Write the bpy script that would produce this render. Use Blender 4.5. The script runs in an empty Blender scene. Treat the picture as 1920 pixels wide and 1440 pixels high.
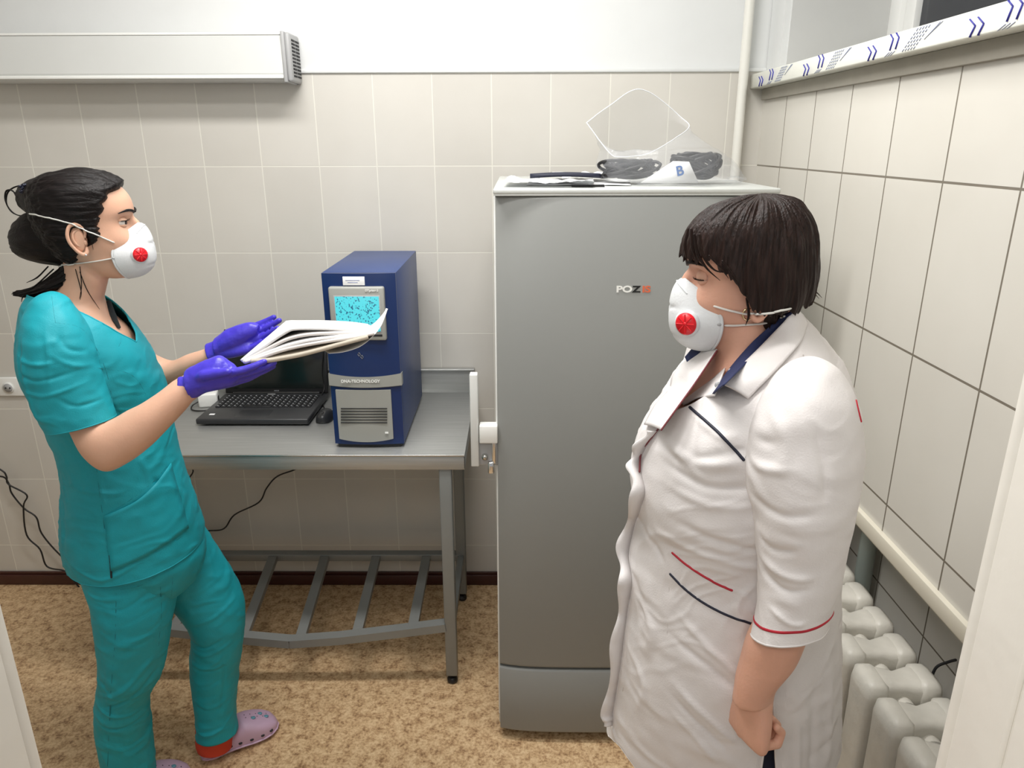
import bpy, bmesh, math, random
import numpy as np
from mathutils import Vector, Matrix

random.seed(7)
rng = np.random.RandomState(11)
S = bpy.context.scene
COL = S.collection
PI = math.pi

# ------------------------------------------------------------------ camera
FPX = 1377.1                      # focal length in pixels of the 1920 wide frame
PITCH, YAW, ROLL = .317, -.0062, -.0028
CAM = np.array([-.0262, -2.6575, 1.7482])
fw = np.array([math.sin(YAW)*math.cos(PITCH), math.cos(YAW)*math.cos(PITCH), -math.sin(PITCH)])
r0 = np.array([math.cos(YAW), -math.sin(YAW), 0.])
u0 = np.cross(r0, fw)
cr, sr = math.cos(ROLL), math.sin(ROLL)
RT, UP = cr*r0+sr*u0, -sr*r0+cr*u0
cd = bpy.data.cameras.new('camera'); cam = bpy.data.objects.new('camera', cd); COL.objects.link(cam)
cd.sensor_width = 36; cd.lens = FPX/1920*36; cd.clip_start = .02
m3 = Matrix((RT, UP, -fw)).transposed()
cam.matrix_world = Matrix.Translation(CAM) @ m3.to_4x4()
S.camera = cam
# ------------------------------------------------------------------ light
w = bpy.data.worlds.new('world'); S.world = w; w.use_nodes = True
bg = w.node_tree.nodes['Background']; bg.inputs[0].default_value = (.93, .96, 1, 1); bg.inputs[1].default_value = .42
def area(name, loc, size, energy, col=(1, .99, .97), rot=(0, 0, 0)):
    l = bpy.data.lights.new(name, 'AREA'); l.shape = 'RECTANGLE'; l.size, l.size_y = size
    l.energy = energy; l.color = col
    o = bpy.data.objects.new(name, l); COL.objects.link(o); o.location = loc; o.rotation_euler = rot
    return o
area('ceiling_lamp_light', (-.35, -1.0, 2.86), (1.2, .22), 36)
area('ceiling_lamp_light', (-.35, -1.7, 2.86), (1.2, .22), 18)
area('corridor_fill_light', (-.5, -3.2, 2.5), (1.0, .5), 15)  # unseen fill added behind the camera to brighten the door jambs
vs = S.view_settings
vs.view_transform = 'Standard'; vs.look = 'None'; vs.gamma = 1; vs.use_curve_mapping = False
vs.exposure = -.07

# ------------------------------------------------------------------ pixel helpers (1920x1440 frame)
def ray(x, y): return fw+RT*(x-960)/FPX-UP*(y-720)/FPX
def at(x, y, Y):
    d = ray(x, y); return CAM+d*((Y-CAM[1])/d[1])
def atz(x, y, Z):
    d = ray(x, y); return CAM+d*((Z-CAM[2])/d[2])
def atx(x, y, X):
    d = ray(x, y); return CAM+d*((X-CAM[0])/d[0])
A = np.array

# ------------------------------------------------------------------ materials
def srgb(c):
    c = [v/255 for v in c]
    return tuple((v/12.92 if v <= .04045 else ((v+.055)/1.055)**2.4) for v in c)+(1,)
class NT:
    def __init__(s, name):
        s.m = bpy.data.materials.new(name); s.m.use_nodes = True; s.t = s.m.node_tree
        s.b = s.t.nodes['Principled BSDF']
    def n(s, typ, **kw):
        nd = s.t.nodes.new(typ)
        for k, v in kw.items():
            if k in nd.inputs.keys(): nd.inputs[k].default_value = v
            else: setattr(nd, k, v)
        return nd
    def l(s, a, b): s.t.links.new(a, b)
    def coords(s, scale=(1, 1, 1), rot=(0, 0, 0)):
        tc = s.n('ShaderNodeTexCoord'); mp = s.n('ShaderNodeMapping')
        mp.inputs['Scale'].default_value = scale; mp.inputs['Rotation'].default_value = rot
        s.l(tc.outputs['Object'], mp.inputs[0]); return mp.outputs[0]
def mat(name, col, rough=.5, metal=0, noise=0, nscale=8, stretch=(1, 1, 1), bump=0, bscale=200, bstretch=(1, 1, 1), rot=(0, 0, 0), sub=0, coat=0, sheen=0, emit=0, spec=None, wrinkle=0):
    k = NT(name); b = k.b; c = srgb(col)
    b.inputs['Base Color'].default_value = c; b.inputs['Roughness'].default_value = rough; b.inputs['Metallic'].default_value = metal
    if spec is not None: b.inputs['Specular IOR Level'].default_value = spec
    if sub:
        b.inputs['Subsurface Weight'].default_value = sub; b.inputs['Subsurface Radius'].default_value = (.012, .005, .003); b.inputs['Subsurface Scale'].default_value = 1
    if coat: b.inputs['Coat Weight'].default_value = coat
    if sheen: b.inputs['Sheen Weight'].default_value = sheen
    if emit: b.inputs['Emission Color'].default_value = c; b.inputs['Emission Strength'].default_value = emit
    if noise:
        nz = k.n('ShaderNodeTexNoise'); nz.inputs['Scale'].default_value = nscale; nz.inputs['Detail'].default_value = 6
        k.l(k.coords(stretch, rot), nz.inputs['Vector'])
        rp = k.n('ShaderNodeValToRGB'); rp.color_ramp.elements[0].position = .3; rp.color_ramp.elements[1].position = .7
        rp.color_ramp.elements[0].color = tuple(v*(1-noise) for v in c[:3])+(1,)
        rp.color_ramp.elements[1].color = tuple(min(1, v*(1+noise)) for v in c[:3])+(1,)
        k.l(nz.outputs[0], rp.inputs[0]); k.l(rp.outputs[0], b.inputs['Base Color'])
    if wrinkle:
        wz = k.n('ShaderNodeTexNoise'); wz.noise_type = 'RIDGED_MULTIFRACTAL'; wz.inputs['Scale'].default_value = 9; wz.inputs['Detail'].default_value = 2.5; wz.inputs['Distortion'].default_value = .9
        k.l(k.coords((1, 1, 1.9), (.2, .5, 0)), wz.inputs['Vector'])
        wb = k.n('ShaderNodeBump'); wb.inputs['Strength'].default_value = wrinkle; wb.inputs['Distance'].default_value = .012
        k.l(wz.outputs[0], wb.inputs['Height']); k.l(wb.outputs[0], b.inputs['Normal'])
    if bump:
        nz = k.n('ShaderNodeTexNoise'); nz.inputs['Scale'].default_value = bscale; nz.inputs['Detail'].default_value = 4
        k.l(k.coords(bstretch, rot), nz.inputs['Vector'])
        bp = k.n('ShaderNodeBump'); bp.inputs['Strength'].default_value = bump; bp.inputs['Distance'].default_value = .002
        k.l(nz.outputs[0], bp.inputs['Height']); k.l(bp.outputs[0], b.inputs['Normal'])
        if wrinkle: k.l(wb.outputs[0], bp.inputs['Normal'])
    return k.m
def tile_mat(name, axis, u0_, z0_, tw, th, tile, grout, var=.03, gs=.0022, rough=.22):
    k = NT(name); b = k.b
    tc = k.n('ShaderNodeTexCoord'); sp = k.n('ShaderNodeSeparateXYZ'); k.l(tc.outputs['Object'], sp.inputs[0])
    def off(sock, v):
        a = k.n('ShaderNodeMath', operation='ADD'); k.l(sock, a.inputs[0]); a.inputs[1].default_value = v; return a.outputs[0]
    cb = k.n('ShaderNodeCombineXYZ'); k.l(off(sp.outputs[axis], 40*tw-u0_), cb.inputs[0]); k.l(off(sp.outputs[2], 40*th-z0_), cb.inputs[1])
    br = k.n('ShaderNodeTexBrick'); br.offset = 0; br.squash = 1; k.l(cb.outputs[0], br.inputs['Vector'])
    t = srgb(tile)
    br.inputs['Color1'].default_value = tuple(v*(1-var) for v in t[:3])+(1,); br.inputs['Color2'].default_value = tuple(v*(1+var) for v in t[:3])+(1,)
    br.inputs['Mortar'].default_value = srgb(grout); br.inputs['Scale'].default_value = 1; br.inputs['Mortar Size'].default_value = gs
    br.inputs['Mortar Smooth'].default_value = .1; br.inputs['Brick Width'].default_value = tw; br.inputs['Row Height'].default_value = th
    nz = k.n('ShaderNodeTexNoise'); nz.inputs['Scale'].default_value = 5; k.l(tc.outputs['Object'], nz.inputs['Vector'])
    mx = k.n('ShaderNodeMix', data_type='RGBA', blend_type='SOFT_LIGHT'); mx.inputs[0].default_value = .12
    k.l(br.outputs[0], mx.inputs[6]); k.l(nz.outputs[0], mx.inputs[7]); k.l(mx.outputs[2], b.inputs['Base Color'])
    b.inputs['Roughness'].default_value = rough
    bp = k.n('ShaderNodeBump', invert=True); bp.inputs['Strength'].default_value = .6; bp.inputs['Distance'].default_value = .002
    nz2 = k.n('ShaderNodeTexNoise'); nz2.inputs['Scale'].default_value = 9; k.l(tc.outputs['Object'], nz2.inputs['Vector'])
    ad = k.n('ShaderNodeMath', operation='MULTIPLY_ADD'); k.l(nz2.outputs[0], ad.inputs[0]); ad.inputs[1].default_value = .35; k.l(br.outputs[1], ad.inputs[2])
    k.l(ad.outputs[0], bp.inputs['Height']); k.l(bp.outputs[0], b.inputs['Normal'])
    return k.m
def floor_mat():
    k = NT('cork_linoleum'); b = k.b
    v = k.coords((1, 1.0, 1))
    n1 = k.n('ShaderNodeTexNoise'); n1.inputs['Scale'].default_value = 110; n1.inputs['Detail'].default_value = 3; n1.inputs['Roughness'].default_value = .7
    n2 = k.n('ShaderNodeTexNoise'); n2.inputs['Scale'].default_value = 34; n2.inputs['Detail'].default_value = 4
    k.l(v, n1.inputs['Vector']); k.l(v, n2.inputs['Vector'])
    mx = k.n('ShaderNodeMath', operation='MULTIPLY_ADD'); k.l(n2.outputs[0], mx.inputs[0]); mx.inputs[1].default_value = .45
    m2 = k.n('ShaderNodeMath', operation='MULTIPLY'); k.l(n1.outputs[0], m2.inputs[0]); m2.inputs[1].default_value = .55; k.l(m2.outputs[0], mx.inputs[2])
    r = k.n('ShaderNodeValToRGB'); e = r.color_ramp.elements
    e[0].position = .37; e[0].color = srgb((132, 100, 70)); e[1].position = .62; e[1].color = srgb((222, 194, 154))
    q = e.new(.45); q.color = srgb((180, 146, 108)); q = e.new(.52); q.color = srgb((204, 172, 132))
    k.l(mx.outputs[0], r.inputs[0]); k.l(r.outputs[0], b.inputs['Base Color']); b.inputs['Roughness'].default_value = .42
    return k.m
def glassy(name, col, rough=.1, alpha=.3):
    k = NT(name); b = k.b; b.inputs['Base Color'].default_value = srgb(col); b.inputs['Roughness'].default_value = rough
    b.inputs['Alpha'].default_value = alpha; b.inputs['Specular IOR Level'].default_value = .9
    nz = k.n('ShaderNodeTexNoise'); nz.inputs['Scale'].default_value = 40; k.l(k.coords(), nz.inputs['Vector'])
    bp = k.n('ShaderNodeBump'); bp.inputs['Strength'].default_value = .6; bp.inputs['Distance'].default_value = .004
    k.l(nz.outputs[0], bp.inputs['Height']); k.l(bp.outputs[0], b.inputs['Normal'])
    return k.m

M = {}
M['tile_back'] = tile_mat('tile_back', 0, -.7093, 1.9718, .2, .2986, (205, 201, 193), (224, 221, 211))
M['tile_right'] = tile_mat('tile_right', 1, 0.0034, 1.6732, .2338, .351, (212, 208, 199), (122, 114, 102), gs=.0025)
M['plaster'] = mat('plaster', (218, 219, 218), .6, bump=.5, bscale=14, noise=.015)
M['ceiling'] = mat('ceiling_paint', (238, 238, 235), .8, noise=.02)
M['paint'] = mat('gloss_paint', (233, 229, 220), .3, bump=.35, bscale=30, noise=.02)
M['revealgrey'] = mat('grey_reveal', (196, 196, 194), .5, noise=.02, bump=.2, bscale=20)
M['cement'] = mat('cement', (156, 151, 140), .8, noise=.08, bump=.5, bscale=60)
M['floor'] = floor_mat()
M['skirt'] = mat('dark_skirting', (66, 32, 26), .35, noise=.15)
M['cream'] = mat('cream_trim', (214, 208, 192), .35, noise=.03)
M['iron'] = mat('radiator_enamel', (206, 202, 192), .45, noise=.08, nscale=18, bump=.6, bscale=60)
M['pipe'] = mat('pipe_enamel', (224, 222, 214), .3, noise=.02)
M['greypipe'] = mat('grey_pipe_enamel', (150, 158, 152), .4, noise=.05)
M['fixture'] = mat('fixture_enamel', (214, 215, 212), .35, noise=.01)
M['fixturegrey'] = mat('fixture_grey', (168, 168, 168), .4, noise=.02)
M['black'] = mat('black_plastic', (22, 22, 23), .4, noise=.1)
M['darkslot'] = mat('dark_slot', (30, 30, 32), .7, noise=.05)
M['white'] = mat('white_plastic', (236, 236, 232), .35, noise=.01)
M['steel'] = mat('brushed_steel', (172, 173, 171), .36, .6, noise=.08, nscale=6, stretch=(1, 20, 20), bump=.15, bscale=40, bstretch=(1, 30, 30))
M['steeledge'] = mat('polished_steel_edge', (200, 200, 196), .25, .9, noise=.03)
M['greypaint'] = mat('grey_table_paint', (134, 136, 134), .42, .25, noise=.04)
M['chrome'] = mat('chrome', (225, 225, 225), .12, 1, noise=.02)
M['fridge'] = mat('fridge_grey_paint', (134, 135, 132), .42, .0, noise=.015, nscale=2)
M['fridgeside'] = mat('fridge_side_paint', (200, 202, 198), .35, .1, noise=.01)
M['blue'] = mat('blue_casing', (36, 62, 116), .38, noise=.03)
M['bluedark'] = mat('blue_front_bezel', (20, 44, 92), .3, noise=.03)
M['panel'] = mat('grey_panel_plastic', (158, 158, 152), .45, noise=.02)
M['greytext'] = mat('pale_lettering', (240, 240, 236), .5, noise=.01)
M['paper'] = mat('white_paper', (240, 240, 240), .65, noise=.01)
M['paper2'] = mat('shaded_paper', (222, 216, 212), .7, noise=.02)  # white paper toned greyer, shade of lower sheets and undersides in the colour
M['paper3'] = mat('cream_cardboard', (196, 186, 170), .7, noise=.04)
M['laptop'] = mat('laptop_plastic', (46, 47, 49), .38, noise=.06)
M['key'] = mat('key_caps', (26, 27, 29), .5, noise=.05)
M['keyletter'] = mat('key_letter_print', (170, 172, 176), .6, noise=.02)
M['lcdoff'] = mat('laptop_screen_glass', (16, 22, 20), .16, noise=.1, nscale=2)
M['skin'] = mat('skin', (214, 168, 142), .48, noise=.035, nscale=25, sub=.12, bump=.12, bscale=260)
M['skin2'] = mat('flushed_skin', (216, 164, 140), .48, noise=.06, nscale=22, sub=.12, bump=.2, bscale=220)
M['lip'] = mat('lip_skin', (182, 110, 98), .45, noise=.03)
M['hair'] = mat('black_brown_hair', (17, 12, 12), .4, noise=.5, nscale=14, stretch=(1.2, 14, 14), bump=.8, bscale=16, bstretch=(1.5, 22, 22), spec=.2)
M['hair2'] = mat('brown_bob_hair', (38, 25, 21), .42, noise=.55, nscale=16, stretch=(14, 14, 1.0), bump=.8, bscale=22, bstretch=(20, 20, 1.4), spec=.2)
M['scrub'] = mat('turquoise_scrub_cloth', (0, 150, 164), .62, noise=.05, nscale=14, bump=.25, bscale=420, wrinkle=.6)
M['scrubseam'] = mat('dark_turquoise_seam', (6, 108, 116), .8, noise=.05)
M['coat'] = mat('white_coat_cloth', (226, 221, 219), .55, noise=.02, nscale=10, bump=.2, bscale=420, wrinkle=.45)
M['seam'] = mat('coat_seam_thread', (190, 182, 178), .8, noise=.03)
M['navy'] = mat('navy_cloth', (25, 36, 78), .75, noise=.08, bump=.2, bscale=400)
M['navypipe'] = mat('black_navy_piping', (20, 24, 44), .6, noise=.05)
M['red'] = mat('red_piping', (176, 24, 44), .6, noise=.05)
M['maroon'] = mat('maroon_piping', (112, 44, 50), .6, noise=.05)
M['redplastic'] = mat('red_valve_plastic', (222, 22, 36), .35, noise=.04)
M['mask'] = mat('white_respirator', (216, 218, 219), .75, noise=.02, bump=.2, bscale=300)
M['elastic'] = mat('white_elastic', (222, 220, 214), .7, noise=.03)
M['glove'] = mat('violet_nitrile', (66, 54, 186), .36, noise=.08, nscale=30, bump=.6, bscale=90)
M['eye'] = mat('eyeball', (228, 222, 216), .15, noise=.02)
M['iris'] = mat('dark_iris', (42, 28, 22), .15, noise=.1)
M['clog'] = mat('lilac_foam', (196, 166, 190), .5, noise=.03)
M['charm'] = mat('teal_charm', (90, 140, 156), .4, noise=.1)
M['sock'] = mat('orange_red_sock', (196, 62, 36), .8, noise=.06)
M['clip'] = mat('navy_hair_elastic', (22, 26, 48), .4, noise=.5, nscale=120)
M['film'] = mat('white_protective_film', (236, 236, 226), .3, noise=.01, bump=.4, bscale=26)
M['inkblue'] = mat('blue_print', (52, 52, 150), .5, noise=.03)
M['inkgrey'] = mat('pale_blue_print', (150, 158, 190), .5, noise=.03)
M['winframe'] = mat('window_frame_plastic', (238, 238, 236), .3, noise=.01)
M['night'] = mat('dark_window_glass', (44, 46, 52), .08, noise=.15, nscale=3)
M['bag'] = glassy('clear_plastic_bag', (196, 198, 202), .12, .2)
M['bagrim'] = glassy('bag_rim_plastic', (245, 247, 250), .2, .8)
M['cable'] = mat('black_rubber_cable', (24, 22, 22), .45, noise=.1)
M['orange'] = mat('orange_print', (216, 108, 74), .5, noise=.03)
M['pen'] = mat('blue_pen_ink', (40, 100, 170), .5, noise=.05)
M['inside'] = mat('dark_inside', (16, 26, 30), .8, noise=.1)  # near-black tone for the neck strip and side vent
M['trousers'] = mat('navy_trousers', (28, 34, 54), .8, noise=.08)
M['gold'] = mat('gold_earring', (214, 190, 150), .2, 1, noise=.05)
def screen_mat():
    k = NT('lit_cyan_screen'); b = k.b
    tc = k.n('ShaderNodeTexCoord'); sp = k.n('ShaderNodeMapping'); sp.inputs['Scale'].default_value = (230, 1, 190)
    k.l(tc.outputs['Object'], sp.inputs[0])
    nz = k.n('ShaderNodeTexNoise'); nz.inputs['Scale'].default_value = 1; nz.inputs['Detail'].default_value = 0; k.l(sp.outputs[0], nz.inputs['Vector'])
    r = k.n('ShaderNodeValToRGB'); r.color_ramp.interpolation = 'EASE'
    r.color_ramp.elements[0].position = .24; r.color_ramp.elements[0].color = srgb((30, 110, 140))
    r.color_ramp.elements[1].position = .42; r.color_ramp.elements[1].color = srgb((90, 236, 246))
    k.l(nz.outputs[0], r.inputs[0]); k.l(r.outputs[0], b.inputs['Emission Color']); b.inputs['Emission Strength'].default_value = .9
    b.inputs['Base Color'].default_value = (.02, .03, .04, 1); b.inputs['Roughness'].default_value = .3
    return k.m
M['screen'] = screen_mat()

# ------------------------------------------------------------------ mesh helpers
def tag(o, label=None, cat=None, group=None, kind=None):
    if label: o['label'] = label
    if cat: o['category'] = cat
    if group: o['group'] = group
    if kind: o['kind'] = kind
    return o
def empty(name, loc, label=None, cat=None, group=None):
    o = bpy.data.objects.new(name, None); COL.objects.link(o); o.location = loc; o.empty_display_size = .05
    return tag(o, label, cat, group)
def link(name, me, m, parent=None, smooth=True):
    o = bpy.data.objects.new(name, me); COL.objects.link(o)
    if m is not None:
        for x in (m if isinstance(m, (list, tuple)) else [m]): me.materials.append(M[x] if isinstance(x, str) else x)
    if parent is not None:
        o.parent = parent
        bpy.context.view_layer.update()
        o.matrix_parent_inverse = parent.matrix_world.inverted()
    if smooth and len(me.polygons): me.polygons.foreach_set('use_smooth', [True]*len(me.polygons))
    return o
class MB:
    """collects shapes; each goes in world coordinates"""
    def __init__(s): s.v = []; s.f = []; s.mi = []; s.cur = 0; s.n = 0
    def add(s, v, f):
        v = np.asarray(v, float).reshape(-1, 3)
        s.v.append(v); s.f += [tuple(i+s.n for i in q) for q in f]; s.mi += [s.cur]*len(f); s.n += len(v); return s
    def box(s, a, b, bev=0, mtx=None, seg=2):
        a, b = np.minimum(a, b), np.maximum(a, b)
        bm = bmesh.new(); bmesh.ops.create_cube(bm, size=1)
        for v in bm.verts: v.co = Vector([(a[i]+b[i])/2+v.co[i]*(b[i]-a[i]) for i in range(3)])
        if bev: bmesh.ops.bevel(bm, geom=bm.edges[:], offset=min(bev, .49*min(b-a)), segments=seg, profile=.5, affect='EDGES')
        if mtx is not None: bm.transform(mtx)
        return s.bm(bm)
    def bm(s, bm):
        bm.verts.index_update(); s.add([v.co[:] for v in bm.verts], [[v.index for v in f.verts] for f in bm.faces]); bm.free(); return s
    def grid(s, P, closed=True, cap0=False, cap1=False):
        nr, n = P.shape[:2]; f = []
        for i in range(nr-1):
            for j in range(n if closed else n-1):
                k = (j+1) % n
                f.append((i*n+j, i*n+k, (i+1)*n+k, (i+1)*n+j))
        v = P.reshape(-1, 3)
        if cap0: v = np.vstack([v, P[0].mean(0)]); c = len(v)-1; f += [(c, (j+1) % n, j) for j in range(n)]
        if cap1: v = np.vstack([v, P[-1].mean(0)]); c = len(v)-1; b = (nr-1)*n; f += [(c, b+j, b+(j+1) % n) for j in range(n)]
        return s.add(v, f)
    def tube(s, pts, r, n=10, sub=6, flat=1.0, rounded=True, up=None):
        P = spline(pts, sub) if sub > 1 and len(pts) > 2 else A(pts, float)
        R = np.interp(np.linspace(0, 1, len(P)), np.linspace(0, 1, len(r)), r) if hasattr(r, '__len__') else np.full(len(P), float(r))
        if rounded:
            t0 = P[1]-P[0]; t0 /= np.linalg.norm(t0)+1e-12; t1 = P[-1]-P[-2]; t1 /= np.linalg.norm(t1)+1e-12
            pre = [(P[0]-t0*R[0]*math.sin(a), R[0]*max(.02, math.cos(a))) for a in (1.5, 1.1, .7, .35)]
            pos = [(P[-1]+t1*R[-1]*math.sin(a), R[-1]*max(.02, math.cos(a))) for a in (.35, .7, 1.1, 1.5)]
            P = np.vstack([[q[0] for q in pre], P, [q[0] for q in pos]]); R = np.concatenate([[q[1] for q in pre], R, [q[1] for q in pos]])
        T = np.gradient(P, axis=0); T /= np.linalg.norm(T, axis=1)[:, None]+1e-12
        ref = A(up, float) if up is not None else (A([0, 0, 1.]) if abs(T[:, 2]).max() < .95 else A([0, 1., 0]) if abs(T[:, 1]).max() < .95 else A([1., .3, .2]))
        th = np.arange(n)*2*PI/n; G = np.zeros((len(P), n, 3)); a = None
        for i in range(len(P)):
            q = ref if a is None else a
            a = q-T[i]*np.dot(q, T[i]); a /= np.linalg.norm(a)+1e-12; b = np.cross(T[i], a)
            G[i] = P[i]+R[i]*(np.cos(th)[:, None]*a*flat+np.sin(th)[:, None]*b)
        return s.grid(G, True, True, True)
    def cyl(s, a, b, r, n=24, r2=None, bev=0):
        r2 = r if r2 is None else r2; a = A(a, float); b = A(b, float); t = (b-a)/np.linalg.norm(b-a)
        if bev: P = [a, a+t*.0001, a+t*bev, b-t*bev, b-t*.0001, b]; R = [max(r-bev, 1e-4), r-bev, r, r2, r2-bev, max(r2-bev, 1e-4)]
        else: P = [a, a+t*1e-5, b-t*1e-5, b]; R = [r, r, r2, r2]
        return s.tube(P, R, n, 1, rounded=False)
    def ell(s, c, r, n=20, mtx=None):
        th = np.linspace(0, PI, n//2+2)[1:-1]; ph = np.arange(n)*2*PI/n
        G = np.stack([np.outer(np.sin(th), np.cos(ph))*r[0], np.outer(np.sin(th), np.sin(ph))*r[1], np.outer(np.cos(th), np.ones(n))*r[2]], -1)
        if mtx is not None: G = G@A(mtx).T
        return s.grid(G+A(c), True, True, True)
    def mesh(s, name):
        me = bpy.data.meshes.new(name); v = np.vstack(s.v)
        me.from_pydata(v.tolist(), [], s.f); me.polygons.foreach_set('material_index', s.mi); me.update(); return me
    def build(s, name, m, parent=None, smooth=True, fixn=True):
        if not s.v: print('EMPTY MESH', name); return None
        me = s.mesh(name)
        if fixn:
            bm = bmesh.new(); bm.from_mesh(me); bmesh.ops.recalc_face_normals(bm, faces=bm.faces[:]); bm.to_mesh(me); bm.free()
        return link(name, me, m, parent, smooth)
def sharp(o, deg=35):
    me = o.data; bm = bmesh.new(); bm.from_mesh(me)
    for e in bm.edges:
        if len(e.link_faces) == 2 and e.calc_face_angle(0) > math.radians(deg): e.smooth = False
    bm.to_mesh(me); bm.free(); return o
def boxo(name, m, a, b, parent=None, bev=.002, **k): return sharp(MB().box(a, b, bev).build(name, m, parent), 50)
def spline(pts, sub=6):
    P = A(pts, float); n = len(P)
    if n < 3: return A([P[0]+(P[-1]-P[0])*t for t in np.linspace(0, 1, sub+1)])
    E = np.vstack([2*P[0]-P[1], P, 2*P[-1]-P[-2]]); out = []
    for i in range(n-1):
        p0, p1, p2, p3 = E[i:i+4]
        for k in range(sub):
            t = k/sub
            out.append(.5*(2*p1+(p2-p0)*t+(2*p0-5*p1+4*p2-p3)*t*t+(3*p1-p0-3*p2+p3)*t**3))
    out.append(P[-1]); return A(out)
# value noise, vectorised
_tab = rng.rand(64, 64, 64)
def vnoise(p):
    p = np.asarray(p, float); i = np.floor(p).astype(int); f = p-i; f = f*f*(3-2*f); o = 0
    for a in (0, 1):
        for b in (0, 1):
            for c in (0, 1):
                wgt = (f[..., 0] if a else 1-f[..., 0])*(f[..., 1] if b else 1-f[..., 1])*(f[..., 2] if c else 1-f[..., 2])
                o = o+wgt*_tab[(i[..., 0]+a) % 64, (i[..., 1]+b) % 64, (i[..., 2]+c) % 64]
    return o*2-1
def fbm(p, o=3):
    s = 0; a = 1.; p = np.asarray(p, float)
    for k in range(o): s = s+a*vnoise(p*2**k+k*17.3); a *= .5
    return s
class Loft:
    """rings: (xa,ya,xb,yb,Y,d[,e]) silhouette ends in the photo's pixels on the vertical plane Y, half depth d;
    or ('w', centre, half vector, depth vector, e) in world coordinates."""
    def __init__(s, rings, Y=None):
        C = []; H = []; D = []; E = []; DV = []
        for r in rings:
            if isinstance(r[0], str):
                C.append(A(r[1], float)); H.append(A(r[2], float)); DV.append(A(r[3], float)); D.append(np.linalg.norm(r[3])); E.append(r[4] if len(r) > 4 else 2)
            else:
                c0 = at((r[0]+r[2])/2, (r[1]+r[3])/2, r[4]); nh = (c0-CAM)*A([1, 1, 0]); nh /= np.linalg.norm(nh)
                a, b = (CAM+ray(x_, y_)*(((c0-CAM)@nh)/(ray(x_, y_)@nh)) for x_, y_ in ((r[0], r[1]), (r[2], r[3]))); C.append((a+b)/2); H.append((b-a)/2); D.append(r[5]); E.append(r[6] if len(r) > 6 else 2); DV.append(None)
        s.C, s.H = A(C), A(H); s.D = A(D); s.E = A(E, float); n = len(C)
        T = np.gradient(s.C, axis=0)
        for i in range(n):
            if DV[i] is None:
                v = np.cross(T[i], s.H[i]); v -= 0
                v /= np.linalg.norm(v)+1e-12
                if v[1] > 0: v = -v
                DV[i] = v*D[i]          # points to the camera side (-Y)
        s.V = A(DV); s.n = n
    def ev(s, v):
        """v in 0..n-1 array -> params"""
        v = np.clip(np.asarray(v, float), 0, s.n-1-1e-9); i = np.floor(v).astype(int); t = (v-i)[..., None]
        def cm(Q):
            Q2 = Q if Q.ndim == 2 else Q[:, None]
            E = np.vstack([2*Q2[0]-Q2[1], Q2, 2*Q2[-1]-Q2[-2]])
            p0, p1, p2, p3 = E[i], E[i+1], E[i+2], E[i+3]
            r = .5*(2*p1+(p2-p0)*t+(2*p0-5*p1+4*p2-p3)*t*t+(3*p1-p0-3*p2+p3)*t**3)
            return r if Q.ndim == 2 else r[..., 0]
        return cm(s.C), cm(s.H), cm(s.V), np.clip(cm(s.E), 1.2, 6)
    def pt(s, th, v):
        """theta 0 = end b, pi = end a, -pi/2.. = away, +pi/2 = camera side"""
        th = np.asarray(th, float); c, h, d, e = s.ev(v)
        co, si = np.cos(th), np.sin(th); k = 2/e
        x = np.sign(co)*np.abs(co)**k; y = np.sign(si)*np.abs(si)**k
        return c+h*x[..., None]+d*y[..., None]
    def surf(s, n=96, m=90, v0=0., v1=None, disp=None):
        v1 = s.n-1 if v1 is None else v1
        th = np.arange(n)*2*PI/n
        a = v0(th) if callable(v0) else np.full(n, float(v0)); b = v1(th) if callable(v1) else np.full(n, float(v1))
        tt = np.linspace(0, 1, m)[:, None]; V = a[None]+(b-a)[None]*tt; TH = np.broadcast_to(th[None], V.shape)
        P = s.pt(TH, V)
        if disp is not None:
            N = normals(P); P = P+N*disp(P, TH, V, N)[..., None]
        return P
def normals(P):
    du = np.roll(P, -1, 1)-np.roll(P, 1, 1); dv = np.gradient(P, axis=0)
    N = np.cross(du, dv); L = np.linalg.norm(N, axis=2)[..., None]; N = N/(L+1e-12)
    c = P.mean((1), keepdims=True)
    s = np.sign(((P-c)*N).sum(2)).sum()
    return N if s > 0 else -N
def creases(lst, Y):
    """fold lines traced on the plane Y; returns f(P,N) displacement.  each: (pixels, width, amplitude)"""
    seg = []
    for pts, wd, am in lst:
        Q = A([at(x, y, Y) for x, y in pts])[:, [0, 2]]; Q = spline(np.c_[Q, np.zeros(len(Q))], 4)[:, :2] if len(Q) > 2 else Q
        seg.append((Q, wd, am))
    def f(P, N):
        out = np.zeros(P.shape[:2]); X = P[..., [0, 2]]
        for Q, wd, am in seg:
            best = np.full(out.shape, 9.); pos = np.zeros(out.shape)
            for i in range(len(Q)-1):
                d = Q[i+1]-Q[i]; L = d@d+1e-12; t = np.clip(((X-Q[i])@d)/L, 0, 1); dd = np.linalg.norm(X-(Q[i]+t[..., None]*d), axis=-1)
                k = dd < best; best = np.where(k, dd, best); pos = np.where(k, (i+t)/(len(Q)-1), pos)
            out += am*np.exp(-(best/wd)**2)*np.clip(np.sin(PI*np.clip(pos, .03, .97))*1.6, 0, 1)
        return out*np.clip(-N[..., 1]*2.2, 0, 1)
    return f
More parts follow.
